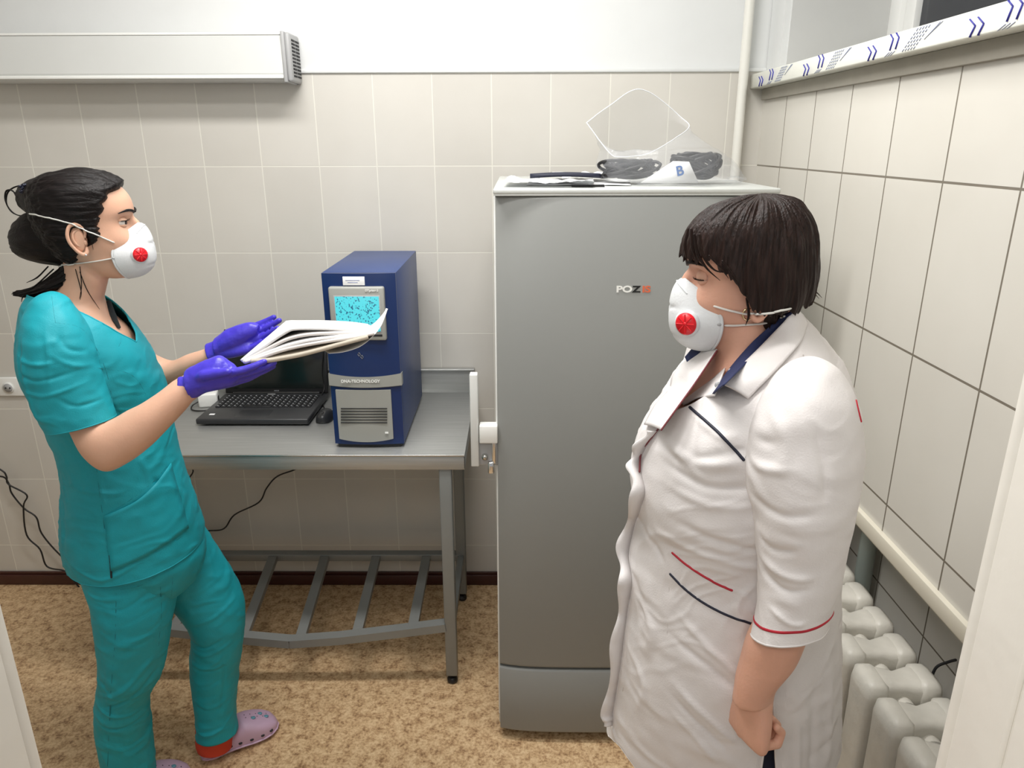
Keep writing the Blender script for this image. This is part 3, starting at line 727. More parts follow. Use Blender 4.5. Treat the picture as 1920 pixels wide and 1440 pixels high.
o = sheet('folded_paper', 'paper', [(.1, -.62, FT), (.24, -.6, FT), (.22, -.4, FT), (.08, -.38, FT)], .012, 'folded white paper tilted against the plastic bag on refrigerator', 'paper', seed=6, am=.006)
o = boxo('black_strip', 'black', (.11, -.8, FT), (.19, -.78, FT+.006), None, .001); tag(o, 'thin black plastic strip at the front edge of refrigerator top', 'strip')

# clear bag holding cable coils
BY = -.66
e = empty('plastic_bag', (.33, BY, FT), 'open clear plastic bag holding black cables on the refrigerator', 'plastic bag')
mouth = []
Q = [(1100, 230, -.66), (1140, 200, -.62), (1185, 170, -.58), (1213, 171, -.56), (1245, 192, -.55), (1275, 218, -.55), (1292, 238, -.58), (1262, 262, -.64), (1233, 280, -.68), (1202, 291, -.7), (1165, 294, -.71), (1142, 286, -.7)]
ring0 = spline(A([at(*q) for q in Q+[Q[0]]]), 6)[:-1]; nn = len(ring0)
def ringat(base, z):
    return A([[b[0], b[1], z] for b in base])
cen = ring0.mean(0); ang = np.arctan2(ring0[:, 2]-cen[2], ring0[:, 0]-cen[0])
# lower rings: footprint on the fridge, mapped by the mouth's angle (top of mouth -> back)
def foot(z, x0, x1, y0, y1):
    cx, cy = (x0+x1)/2, (y0+y1)/2
    return np.stack([cx+(x1-x0)/2*np.cos(ang), cy+(y1-y0)/2*np.sin(ang), np.full(nn, z)], -1)
R = [ring0, ring0*.6+.4*foot(FT+.1, .20, .45, -.74, -.48), foot(FT+.085, .2, .5, -.77, -.47), foot(FT+.045, .19, .55, -.79, -.46), foot(FT+.012, .21, .58, -.8, -.46), foot(FT+.003, .25, .55, -.77, -.5)]
E_ = []
for i in range(len(R)-1):
    for t in np.linspace(0, 1, 9)[:-1]: E_.append(R[i]*(1-t)+R[i+1]*t)
E_.append(R[-1]); G = A(E_); Nn = normals(G); G = G+Nn*(.009*fbm(G*A([26, 26, 14]))+.004*np.abs(fbm(G*55)))[..., None]*np.linspace(.1, 1, len(G))[:, None, None]
G[..., 2] = np.maximum(G[..., 2], FT+.0015)
MB().grid(G, True, False, True).build('bag_film', 'bag', e)
MB().tube(np.vstack([G[0], G[0][:1]]), .0012, 6, 1, rounded=False).build('bag_rim', 'bagrim', e)
cb = MB()
for k in range(15):
    c0 = A([.27+.02*math.sin(k*1.7), -.65+.015*math.cos(k*2.1), FT+.034]); r1, r2 = .052+.01*math.sin(k), .03
    cb.tube([c0+A([r1*math.cos(t), .5*r1*math.sin(t), .018*math.sin(t+k*.7)+.004*(k % 3)]) for t in np.linspace(0, 2*PI, 13)], .0042, 8, 3, rounded=False)
    c1 = A([.44+.012*math.sin(k*1.3), -.66+.015*math.cos(k*1.9), FT+.042])
    cb.tube([c1+A([.05*math.cos(t)*(1+.1*math.sin(k)), .03*math.sin(t), .026*math.sin(t+k*.5)+.003*(k % 4)]) for t in np.linspace(0, 2*PI, 13)], .0042, 8, 3, rounded=False)
o = cb.build('cable_coils', 'cable'); tag(o, 'bundled black cable coils inside the clear plastic bag', 'cable')
# label paper with a blue letter
a, b, c, d = at(1200, 343, -.745), at(1310, 343, -.745), at(1292, 303, -.745), at(1262, 302, -.745)
mb = MB(); mb.add([a, b, c, d], [(0, 1, 2, 3)]); o = mb.build('label_paper', 'paper'); solid(o, .0008, 0); tag(o, 'white paper label with blue letter, inside bag of cables', 'label')
q = at(1275, 321, -.748); text('letter', 'B', 'pen', (q[0], -.7465, q[2]), .034, o, rot=(PI/2, -.25, 0), bold=.0006)

# ================================================================== cast iron radiator
e = empty('radiator', (.78, -1.35, 0), 'white cast iron column radiator in the wall recess', 'radiator')
def rad_section():
    mb = MB(); w2 = .048
    zt2 = .685
    for cx in (.722, .832):                       # two columns
        P = []
        for z, rx, ry in [(.1, .012, .02), (.11, .024, .04), (.15, .027, .043), (.6, .027, .043), (.65, .028, .045), (zt2-.008, .024, .042), (zt2, .012, .03)]:
            P.append([(cx+rx*np.sign(math.cos(t))*abs(math.cos(t))**.5, ry*np.sign(math.sin(t))*abs(math.sin(t))**.55, z) for t in np.arange(20)*2*PI/20])
        mb.grid(A(P), True, True, True)
    for z0, z1 in ((.605, zt2), (.1, .175)):      # top and bottom bridges
        P = []
        for x, hw, dz in [(.70, .036, .008), (.722, .044, .0), (.75, .038, .004), (.777, .03, .009), (.805, .038, .004), (.832, .044, 0), (.855, .036, .008)]:
            zc, hz = (z0+z1)/2, (z1-z0)/2-dz
            P.append([(x, hw*np.sign(math.cos(t))*abs(math.cos(t))**.6, zc+hz*np.sign(math.sin(t))*abs(math.sin(t))**.45) for t in np.arange(20)*2*PI/20])
        mb.grid(A(P), True, True, True)
    mb.cyl((.777, -.056, .628), (.777, .056, .628), .024, 18); mb.cyl((.777, -.056, .14), (.777, .056, .14), .026, 18)
    return mb
sec0 = rad_section().build('radiator_section', 'iron')
bm = bmesh.new(); bm.from_mesh(sec0.data); bm.to_mesh(sec0.data); bm.free()
ys = [-1.065+.0-.103*i for i in range(-3, 8)]
for i, y in enumerate(ys):
    o = sec0 if i == 0 else sec0.copy()
    if i: COL.objects.link(o)
    o.location = (0, y, 0); o.parent = e; o.matrix_parent_inverse = Matrix.Translation(-e.location)
o = MB().tube([(XN-.006, -1.3, .66), (.93, -1.3, .655), (.905, -1.3, .64), (.9, -1.3, .6), (.91, -1.3, .56)], .003, 8, 6).build('wall_hook', 'darkslot'); o.parent = e; o.matrix_parent_inverse = Matrix.Translation(-e.location)

# ================================================================== people: shared builders
from mathutils.bvhtree import BVHTree
def bvh_of(*objs):
    bpy.context.view_layer.update()
    v = []; f = []
    for o in objs:
        me = o.data; n = len(v); v += [tuple(o.matrix_world@x.co) for x in me.vertices]; f += [tuple(i+n for i in p.vertices) for p in me.polygons]
    return BVHTree.FromPolygons(v, f)
def onto(bv, pts, lift=.001, sub=6):
    Q = spline(np.c_[A(pts, float), np.zeros(len(pts))], sub)[:, :2] if len(pts) > 2 else A([A(pts[0])+(A(pts[1])-A(pts[0]))*t for t in np.linspace(0, 1, sub*2)], float)
    out = []
    for x, y in Q:
        d = Vector(ray(x, y)).normalized(); h = bv.ray_cast(Vector(CAM), d)
        if h[0] is not None:
            nm = h[1]
            if nm.dot(d) > 0: nm = -nm
            out.append(A(h[0]+nm*lift))
    return A(out)
def mv(Mx, p): return A(Mx@Vector([float(t) for t in p]))
def dv(Mx, p): return A(Mx.to_3x3()@Vector([float(t) for t in p]))
HEADR = [(.000, .058, .022, .016), (.006, .072, .006, .030), (.020, .083, -.015, .041), (.038, .090, -.04, .050), (.055, .092, -.062, .056), (.075, .091, -.078, .063),
         (.092, .088, -.087, .068), (.110, .084, -.094, .071), (.126, .083, -.098, .073), (.142, .089, -.100, .0745), (.160, .0895, -.099, .075), (.180, .083, -.094, .071), (.200, .067, -.080, .060), (.214, .045, -.058, .044), (.223, .015, -.025, .02), (.2255, -.002, -.008, .004)]
def headloft(Mx, s=1.0, off=0.0):
    R = []
    for z, f, b, wd in HEADR:
        R.append(('w', mv(Mx, ((f+b)/2, 0, z)), dv(Mx, ((f-b)/2+off, 0, 0)), dv(Mx, (0, -(wd+off), 0)), 2.15))
    return Loft(R)
def locals_(Mx, P):
    Mi = A(Mx.inverted()); return P@Mi[:3, :3].T+Mi[:3, 3]
def make_head(Mx, mb, extra, lids=.35):
    L = headloft(Mx)
    def disp(P, TH, V, N):
        q = locals_(Mx, P); d = 0
        for sy in (-1, 1):
            r2 = ((q[..., 1]-sy*.031)/.019)**2+((q[..., 2]-.123)/.013)**2; d = d-.009*np.exp(-r2)*(q[..., 0] > .03)
            r2 = ((q[..., 1]-sy*.038)/.02)**2+((q[..., 2]-.083)/.018)**2; d = d+.005*np.exp(-r2)*(q[..., 0] > .02)
            r2 = ((q[..., 1]-sy*.03)/.022)**2+((q[..., 2]-.143)/.007)**2; d = d+.003*np.exp(-r2)*(q[..., 0] > .03)
        return d
    mb.grid(L.surf(96, 110, disp=disp), True, True, True)
    # nose, lips, chin
    mb.tube([mv(Mx, p) for p in ((.080, 0, .130), (.089, 0, .118), (.096, 0, .102), (.100, 0, .090))], [.007, .0085, .009, .0095], 14, 4)
    for sy in (-1, 1): mb.ell(mv(Mx, (.091, sy*.010, .085)), (.008, .007, .006))
    extra_lip = MB()
    mb.tube([mv(Mx, p) for p in ((.083, -.022, .057), (.095, -.01, .061), (.098, 0, .06), (.095, .01, .061), (.083, .022, .057))], .0045, 8, 4)
    mb.tube([mv(Mx, p) for p in ((.083, -.018, .053), (.095, 0, .050), (.083, .018, .053))], .0055, 8, 4)
    R3 = A(Mx.to_3x3())/Mx.to_scale()[0]
    for sy in (-1, 1):
        # ear
        pth = [(.011, .006), (.013, .018), (.009, .028), (-.001, .033), (-.012, .029), (-.018, .014), (-.017, -.002), (-.011, -.015), (-.004, -.025), (.003, -.030), (.009, -.026), (.010, -.017)]
        yo = [.002, .003, .005, .008, .011, .013, .013, .011, .008, .005, .003, .001]
        ec = A([-.012, sy*.072, .094])
        extra.tube([mv(Mx, ec+A([x, sy*y, z])) for (x, z), y in zip(pth, yo)], [.0028, .003, .0034, .0036, .0038, .0038, .0036, .0034, .004, .0052, .0046, .003], 10, 4)
        extra.tube([mv(Mx, ec+A([x, sy*y, z])) for x, y, z in ((.002, .004, .022), (-.007, .008, .016), (-.010, .010, .004), (-.006, .008, -.008), (.002, .004, -.014))], .0026, 8, 4)
        extra.ell(mv(Mx, ec+A([-.003, sy*.003, .001])), (.014, .006, .027), 16, R3)
        extra.ell(mv(Mx, ec+A([.0095, sy*.003, -.006])), (.004, .004, .006), 12, R3)
    return L
def make_eyes(Mx, parent, gaze=(1, 0, -.1), closed=.4, bm_='hair', skin='skin', low=-.38):
    """eyeball (> iris), eyelids, brow, lashes; eyelids are skin shells over the ball"""
    for sy in (-1, 1):
        c = A([.0640, sy*.031, .1225]); g = A(gaze, float); g /= np.linalg.norm(g)
        eb = MB().ell(mv(Mx, c), (.0118,)*3, 24).build('eyeball', 'eye', parent)
        mb = MB(); p = c+g*.0082; mb.tube([mv(Mx, p), mv(Mx, c+g*.0124)], [.0062, .0054], 20, 1, rounded=False); mb.build('iris', 'iris', eb)
        R = .0131
        def lid(a0, a1, name):
            G = []
            for el in np.linspace(a0, a1, 9):
                row = []
                for az in np.linspace(-1.75, 1.75, 23):
                    e2 = el*(1-.25*abs(az/1.45)**2) if a0 > a1 or el < 0 else el
                    row.append(mv(Mx, c+R*A([math.cos(el)*math.cos(az), math.cos(el)*math.sin(az), math.sin(el)])))
                G.append(row)
            return MB().grid(A(G), False)
        up = lid(1.35, closed, 'u'); up.grid(A([[mv(Mx, c+R*A([math.cos(el)*math.cos(az), math.cos(el)*math.sin(az), math.sin(el)])) for az in np.linspace(-1.75, 1.75, 23)] for el in np.linspace(-1.3, low, 7)]), False)
        o = up.build('eyelid', skin, parent); solid(o, .0012, 0)
        lm = MB().tube([mv(Mx, c+(R+.0006)*A([math.cos(closed)*math.cos(az), math.cos(closed)*math.sin(az), math.sin(closed)])) for az in np.linspace(-1.3, 1.3, 9)], .0009, 6, 2)
        for az in np.linspace(-1.1, 1.1, 12):
            d = A([math.cos(az), math.sin(az)*1.0, .12]); b0 = c+(R+.0004)*A([math.cos(closed)*math.cos(az), math.cos(closed)*math.sin(az), math.sin(closed)])
            lm.tube([mv(Mx, b0), mv(Mx, b0+d*.004), mv(Mx, b0+d*.006+A([0, 0, .003]))], [.0004, .0003, .0001], 4, 2)
        lm.build('eyelashes', bm_, o)
        mb = MB()
        mb.tube([mv(Mx, p) for p in ((.0905, sy*.013, .1405), (.0895, sy*.024, .1450), (.0815, sy*.040, .1470), (.0660, sy*.054, .1425))], [.0024, .0032, .0028, .0008], 8, 5)
        mb.build('eyebrow', bm_, parent)
def make_mask(Mx, parent, side, vpos=(.62, .55)):
    """cup respirator; side -1/+1 = local y side carrying the valve"""
    C = A([.058, 0, .052]); n = 72; m = 26
    G = []
    for s in np.linspace(0, 1, m):
        row = []
        for k in range(n):
            ph = 2*PI*k/n; cz, cy = math.cos(ph), math.sin(ph)
            rz = .062 if cz > 0 else .056
            tri = 1-.24*max(0, cz)**1.5*abs(cy)
            rim = A([.040+.055*max(0, cz)**2+.018*max(0, -cz)**2, .0585*cy*tri, .054+rz*cz])
            a = s*PI/2; cs = math.cos(a)**.85; sn = math.sin(a)**.95
            apex = A([.119, 0, .058+.006*cz])
            p = A([rim[0]+(apex[0]-rim[0])*sn, rim[1]*cs, .052+(rim[2]-.052)*cs])
            # moulded ridge lines
            fr = (p[2]-.052)
            p[0] -= .0022*math.exp(-((fr-.022)/.0022)**2)*sn*(1 if s > .15 else 0)+.0022*math.exp(-((fr+.024)/.0022)**2)*sn
            p[0] -= .0016*math.exp(-((fr-.012-.5*abs(p[1]))/.0016)**2)*sn
            row.append(mv(Mx, p))
        G.append(row)
    G = A(G)
    mb = MB().grid(G, True, False, True)
    o = mb.build('respirator', 'mask', parent); solid(o, .0025, 0)
    # flange lip
    mb = MB().tube(np.vstack([G[0], G[0][:1]]), .0022, 8, 1, rounded=False); mb.build('mask_rim', 'mask', o)
    # nose clip
    mb = MB()
    f = MB().tube([G[6][(k) % n]+dv(Mx, (.0012, 0, 0)) for k in range(-8, 9)], .0024, 8, 1, flat=.4).build('nose_clip', 'mask', o)
    k = int(round(n*(.25 if side > 0 else .75)+ (0))) % n; i = int(m*vpos[0])
    k = (k+int((vpos[1]-.5)*20)) % n
    p = G[i, k]; t1 = G[i, (k+1) % n]-G[i, k-1]; t2 = G[i+1, k]-G[i-1, k]; nn = np.cross(t1, t2); nn /= np.linalg.norm(nn)
    cc = mv(Mx, C)
    if (p-cc)@nn < 0: nn = -nn
    v = MB().cyl(p-nn*.004, p+nn*.0035, .019, 36, bev=.0012).build('valve_seat', 'mask', o)
    vr = MB().cyl(p+nn*.002, p+nn*.0072, .0162, 36, bev=.0018).build('exhalation_valve', 'redplastic', o)
    g = MB(); t1 /= np.linalg.norm(t1); t2 = np.cross(nn, t1)
    for j in range(8):
        a = j*PI/4; d = t1*math.cos(a)+t2*math.sin(a); g.tube([p+nn*.0074+d*.004, p+nn*.0074+d*.0135], .0010, 6, 1)
    g.cyl(p+nn*.006, p+nn*.0082, .0032, 14); g.build('valve_ribs', 'redplastic', vr)
    return o, G
def make_hand(W, X, L, Dn, scale, m, name, parent, curls, spread=.07, thumb=(.9, .35, -.3), vox=.0022, wrist_in=.02, knuck=True, cuff=False):
    """W wrist point, X finger direction, L thumb side, Dn back-of-hand normal. curls: four [mcp, pip, dip] angles"""
    X = A(X, float); X /= np.linalg.norm(X); L = A(L, float); L -= X*(L@X); L /= np.linalg.norm(L); Dv = A(Dn, float); Dv -= X*(Dv@X)+L*(Dv@L); Dv /= np.linalg.norm(Dv)
    s = scale; P = lambda x, l, d: A(W)+s*(X*x+L*l+Dv*d)
    mb = MB(); R = []
    for x, l, wd, th in ((-wrist_in, 0, .027, .021), (0, 0, .027, .020), (.018, .001, .031, .019), (.045, .001, .038, .0175), (.07, .001, .0415, .0155), (.09, 0, .041, .0125), (.099, 0, .036, .008)):
        R.append(('w', P(x, l, 0), s*L*wd, s*Dv*th, 2.5))
    mb.grid(Loft(R).surf(32, 30), True, True, True)
    base = [(.088, .0305), (.094, .0105), (.091, -.0105), (.083, -.0300)]; ln = [(.041, .025, .021), (.046, .029, .022), (.043, .027, .022), (.034, .021, .019)]
    for f in range(4):
        bx, bl = base[f]; p = P(bx, bl, .001); ang = 0; pts = [P(bx-.03, bl*.85, .0), p]
        sp = (1.5-f)*spread
        for j in range(3):
            ang += curls[f][j]; d = (X*math.cos(ang)*math.cos(sp)+L*math.sin(sp)*math.cos(ang)-Dv*math.sin(ang)); p = p+s*ln[f][j]*d; pts.append(p)
        r = A([.0095, .0098, .0088, .0080, .0070])*s*(.9 if f == 3 else 1)
        # straight bones with round joints
        for q in range(len(pts)-1): mb.tube([pts[q], pts[q+1]], [r[q], r[q+1]], 14, 2)
    tp = [P(.018, .018, -.004)]; d = X*thumb[0]*.75+L*thumb[1]*1.6+Dv*thumb[2]; d /= np.linalg.norm(d); d2 = X*thumb[0]+L*thumb[1]*.6+Dv*thumb[2]; d2 /= np.linalg.norm(d2)
    tp.append(tp[0]+s*.036*d); tp.append(tp[1]+s*.034*d2); tp.append(tp[2]+s*.026*d2)
    rr = [.014, .0125, .0105, .0085]
    for q in range(3): mb.tube([tp[q], tp[q+1]], [rr[q]*s, rr[q+1]*s], 14, 2)
    return mb, P

# ================================================================== nurse in turquoise scrubs
NY = -1.0
sc = 1.03
O = at(168, 417, NY)
MN = Matrix.Translation(O) @ Matrix.Rotation(math.radians(20), 4, 'Z') @ Matrix.Rotation(math.radians(-1), 4, 'Y') @ Matrix.Diagonal((sc, sc, sc, 1)) @ Matrix.Translation((0, 0, -.1225))
root = empty('person', (O[0]+.05, NY, 0), 'person in turquoise scrubs, violet gloves and respirator, holding papers and facing right', 'person')
body = MB(); extra = MB()
make_head(MN, body, extra)
def lo(r, n=48, m=None, d=None, mbx=None, **k):
    L = Loft(r); G = L.surf(n, m or 8*len(r), disp=d, **k); (mbx or body).grid(G, True, True, True); return L
lo([(112, 470, 192, 490, -1.0, .045), (118, 500, 203, 518, -1.0, .052), (112, 525, 200, 538, -1.0, .055), (98, 550, 197, 558, -1.0, .068), (70, 575, 212, 588, -1.0, .115), (48, 620, 250, 622, -1.0, .140),
    (46, 700, 292, 700, -1.0, .145), (85, 780, 308, 780, -1.0, .135), (122, 860, 325, 860, -1.0, .12), (126, 950, 340, 942, -1.0, .125), (150, 1030, 330, 1005, -1.0, .12), (195, 1075, 300, 1062, -1.0, .08)], 64)
# right (near) arm
lo([(95, 615, 140, 615, -1.12, .03), (82, 650, 145, 650, -1.16, .038), (92, 700, 165, 700, -1.17, .038), (112, 760, 192, 758, -1.185, .040), (130, 812, 206, 786, -1.19, .041), (158, 858, 220, 782, -1.195, .042), (198, 884, 238, 770, -1.195, .041),
    (240, 868, 264, 757, -1.19, .040), (283, 836, 298, 735, -1.18, .037), (322, 796, 324, 715, -1.165, .032), (350, 766, 341, 706, -1.155, .028), (364, 750, 350, 700, -1.15, .026), (385, 736, 374, 693, -1.145, .024)])
# left (far) arm
lo([(190, 600, 235, 600, -.87, .04), (225, 660, 275, 650, -.84, .044), (262, 715, 280, 655, -.82, .036), (290, 730, 296, 668, -.82, .038), (318, 724, 322, 676, -.82, .036), (350, 708, 352, 664, -.825, .031), (380, 692, 381, 655, -.83, .027), (408, 674, 404, 645, -.835, .024), (425, 662, 420, 636, -.84, .022)])
# legs inside the trousers
lo([(200, 1075, 290, 1065, -1.06, .06), (200, 1200, 290, 1200, -1.085, .055), (198, 1300, 268, 1300, -1.08, .045), (205, 1400, 272, 1400, -1.075, .04), (222, 1470, 268, 1470, -1.07, .03), (230, 1505, 300, 1490, -1.07, .035)])
lo([(240, 1050, 350, 1030, -.94, .055), (310, 1100, 410, 1080, -.91, .05), (350, 1140, 440, 1120, -.90, .055), (372, 1240, 436, 1240, -.90, .045), (375, 1330, 432, 1335, -.905, .036), (376, 1385, 428, 1385, -.912, .03), (378, 1412, 450, 1385, -.915, .032)])
bodyo = remesh(body, 'body', 'skin', .0042, root, 4, extra)
make_eyes(MN, root, (1, -.1, -.12), .22, low=-.42)
bn = bvh_of(bodyo)
# ear stud
q = onto(bn, [(161, 478), (161.5, 478)], .0015, 1)
if len(q): MB().ell(q[0], (.0026,)*3, 10).build('earring', 'chrome', root)

# hair: swept back cap, upper twist, low roll and loose tail
HL = headloft(MN)
zz = A([-.02, .03, .045, .062, .078, .098, .118, .132, .146, .170, .184, .190, .197, .206, .25]); xx = A([-.06, -.050, -.036, -.024, .004, .026, .026, .026, .036, .044, .054, .066, .076, .1, .1])
def capd(P, TH, V, N):
    q = locals_(MN, P); hx = np.interp(q[..., 2], zz, xx)+.004*vnoise(q*A([0, 60, 200])+3); t = np.clip((hx-q[..., 0])/.016+.5, 0, 1); t = t*t*(3-2*t)
    ear = np.exp(-(((q[..., 0]+.012)/.017)**2+((q[..., 2]-.094)/.029)**2)**2)*(np.abs(q[..., 1]) > .05)
    nap = np.clip((q[..., 2]-.02)/.02, 0, 1)
    st = .0022*fbm(q*A([9, 150, 130]), 2)+.0014*vnoise(q*A([14, 320, 260]))
    return -.006+t*(.0155+st+.006*np.exp(-((q[..., 2]-.19)/.03)**2))*(1-.85*ear)*nap
G = HL.surf(200, 190, disp=capd); hb = MB().grid(G, True, True, True); 
def hairloft(mb, rings, n=60, m=70, am=.002, k=(12, 120, 120)):
    L = Loft(rings); mb.grid(L.surf(n, m, disp=lambda P, TH, V, N: am*fbm(np.stack([V*.6, np.cos(TH)*9, np.sin(TH)*9], -1), 2)+am*.4*vnoise(np.stack([V*.5, np.cos(TH)*22, np.sin(TH)*22], -1))), True, True, True)
hairloft(hb, [(34, 358, 33, 372, -.99, .008), (42, 347, 40, 388, -.99, .022), (56, 340, 54, 400, -.99, .036), (76, 330, 74, 412, -.99, .052), (100, 322, 100, 420, -.99, .062), (130, 330, 130, 430, -.99, .05)])
hairloft(hb, [(25, 444, 26, 458, -.99, .008), (33, 418, 34, 476, -.99, .032), (52, 400, 54, 488, -.99, .048), (78, 392, 80, 494, -.99, .058), (108, 396, 110, 498, -.99, .062), (134, 412, 140, 502, -.99, .06), (150, 440, 160, 500, -.99, .05)])
hairloft(hb, [(120, 486, 154, 514, -1.0, .040), (112, 502, 146, 534, -1.01, .036), (98, 516, 122, 541, -1.02, .03), (78, 530, 92, 546, -1.03, .022), (56, 540, 64, 556, -1.03, .014), (38, 546, 42, 556, -1.03, .008), (24, 549, 26, 552, -1.03, .003)], am=.0035)
for pts, Y in (([(52, 392), (40, 390), (26, 360), (12, 358), (10, 376), (22, 398), (46, 408)], -1.0), ([(60, 346), (30, 350), (14, 362), (13, 384), (30, 402), (55, 404)], -.99),
               ([(60, 545), (44, 555), (40, 566)], -1.04), ([(90, 500), (70, 520), (50, 530)], -1.02), ([(100, 505), (60, 540), (30, 545)], -1.05)):
    hb.tube([at(x, y, Y) for x, y in pts], [.0016, .0018, .0006], 6, 8)
for pts in ([(150, 500), (153, 535), (149, 560)], [(142, 505), (152, 545), (150, 562)], [(150, 510), (164, 545), (186, 580)], [(166, 420), (170, 445), (175, 468)], [(170, 425), (176, 445), (180, 455)]):
    Q = onto(bn, pts, .001)
    if len(Q) > 3: hb.tube(Q, [.0008, .0009, .0003], 6, 1)
hr = hb.build('hair', 'hair', root)
mb = MB()
c = at(47, 357, -1.02)
for k in range(46):
    a = rng.rand()*2*PI; r = .013*math.sqrt(rng.rand()); mb.ell(c+A([r*math.cos(a)*.7+.004, -.012*rng.rand(), r*math.sin(a)]), (.0032,)*3, 8)
mb.build('hair_elastic', 'clip', hr)
# respirator and straps
mk, MG = make_mask(MN, root, -1, (.44, .5))
bh = bvh_of(bodyo, hr)
def strap(pts, m, par, bv, lift=.002, r=.003, fl=.5, name='strap'):
    Q = onto(bv, pts, lift, 8)
    return MB().tube(Q, r, 8, 1, flat=fl).build(name, m, par)
bh2 = bvh_of(bodyo, hr, mk)
strap([(212, 454), (180, 440), (140, 422), (100, 410), (58, 401)], 'elastic', mk, bh2)
strap([(209, 484), (180, 489), (145, 493), (125, 496), (112, 498)], 'elastic', mk, bh2)
for x, y in ((214, 455), (209, 484)):
    q = onto(bvh_of(mk), [(x+3, y), (x+3.5, y)], .001, 1)
    if len(q): MB().ell(q[0], (.0035, .002, .0025), 10).build('staple', 'fixturegrey', mk)

# scrub top
tr = [(52, 553, 200, 552, -1.0, .078), (38, 580, 232, 584, -1.0, .158), (30, 630, 270, 630, -1.0, .186), (29, 680, 295, 678, -1.0, .186), (36, 715, 311, 718, -1.0, .178), (54, 752, 318, 755, -1.0, .168), (78, 800, 326, 800, -1.0, .162), (100, 850, 338, 845, -1.0, .160), (113, 900, 354, 892, -1.0, .166), (112, 950, 368, 932, -1.0, .176), (111, 1005, 378, 968, -1.0, .184), (118, 1045, 380, 978, -1.0, .186), (125, 1064, 380, 986, -1.0, .187)]
ncr = [([(230, 690), (262, 722), (285, 770)], .006, -.006), ([(222, 700), (250, 745), (268, 790)], .006, .005), ([(150, 880), (172, 920), (180, 985)], .006, -.004), ([(240, 800), (250, 850), (262, 900)], .007, .004), ([(300, 820), (312, 850), (330, 900)], .006, .004),
       ([(115, 850), (140, 880), (150, 930)], .007, -.005), ([(130, 870), (165, 940), (170, 1000)], .006, .004), ([(318, 860), (340, 900), (352, 960)], .006, -.005), ([(330, 850), (352, 900), (365, 960)], .005, .005), ([(200, 1000), (260, 1015), (320, 990)], .008, .004),
       ([(118, 1020), (160, 1045), (205, 1060)], .006, -.004), ([(140, 1000), (170, 1030), (210, 1040)], .006, .003), ([(170, 640), (195, 680), (215, 760)], .007, -.007), ([(185, 640), (210, 670), (235, 720)], .008, .005), ([(150, 560), (180, 600), (200, 650)], .006, -.003), ([(270, 930), (300, 900), (318, 880)], .006, -.004)]
def vneck(th):
    d = (th-.62+PI) % (2*PI)-PI; return .12+np.clip(1.72*(1-np.abs(d)/1.15), 0, 2)+.10*np.cos(d)
TL = Loft(tr); G = TL.surf(200, 190, v0=vneck, disp=cloth(ncr, -1.0, .0032, (8, 8, 10), 3))
neckedge = np.vstack([G[0], G[0][:1]]); hemedge = np.vstack([G[-1], G[-1][:1]])
tb = MB().grid(G, True)
scr = [([(45, 660), (90, 672), (130, 668)], .006, .005), ([(50, 690), (100, 700), (160, 688)], .007, -.005), ([(60, 720), (110, 728), (170, 712)], .006, .004), ([(120, 620), (140, 650), (175, 668)], .006, -.005), ([(100, 610), (115, 660), (120, 720)], .006, .004), ([(50, 620), (58, 700), (85, 780)], .006, -.006), ([(62, 640), (75, 720), (100, 790)], .006, .005), ([(110, 650), (150, 680), (190, 700)], .006, .004), ([(130, 730), (160, 750), (205, 750)], .006, -.004)]
SLN = Loft([(78, 562, 120, 562, -1.10, .02), (50, 580, 142, 584, -1.13, .055), (37, 612, 164, 612, -1.15, .075), (31, 650, 178, 648, -1.165, .083), (32, 695, 191, 695, -1.175, .08), (47, 740, 203, 736, -1.18, .075), (72, 790, 213, 764, -1.185, .068), (86, 812, 217, 777, -1.185, .066)])
G2 = SLN.surf(120, 120, disp=cloth(scr, -1.2, .003, (10, 10, 12), 9)); tb.grid(G2, True, True)
cuff_n = np.vstack([G2[-1], G2[-1][:1]]); cuff2 = np.vstack([G2[-9], G2[-9][:1]])
SLF = Loft([(110, 575, 190, 575, -.9, .03), (130, 600, 235, 600, -.87, .06), (160, 640, 262, 640, -.85, .07), (195, 680, 283, 668, -.84, .066), (215, 710, 291, 682, -.84, .06)])
G3 = SLF.surf(60, 50, disp=cloth(None, 0, .003, (9, 9, 12), 4)); tb.grid(G3, True, True)
top = tb.build('scrub_top', 'scrub', root, fixn=False); solid(top, .002, 0)
inn = MB().tube(neckedge, .0022, 6, 1, rounded=False); inn.build('neck_binding', 'scrub', top)
MB().tube(hemedge, .0018, 6, 1, rounded=False).build('hem_edge', 'scrub', top)
MB().tube(cuff_n, .0018, 6, 1, rounded=False).build('cuff_edge', 'scrub', top)
MB().tube(cuff2, .0007, 5, 1, rounded=False).build('cuff_stitching', 'scrubseam', top)
bt = bvh_of(top)
mb = MB()
for pts in ([(97, 556), (100, 580), (104, 605)], [(104, 605), (150, 615), (178, 650), (200, 700), (214, 770)], [(182, 690), (240, 700), (268, 730), (288, 790)], [(182, 880), (192, 960), (205, 1050), (210, 1080)], [(196, 966), (240, 940), (285, 905), (318, 868)], [(318, 868), (338, 930), (352, 985)], [(206, 1072), (280, 1050), (340, 1006)], [(226, 622), (226, 640), (222, 650)], [(132, 1066), (165, 1072), (206, 1070)]):
    Q = onto(bt, pts, .0003)
    if len(Q) > 2: mb.tube(Q, .0009, 5, 1, rounded=False)
mb.build('seam', 'scrubseam', top)
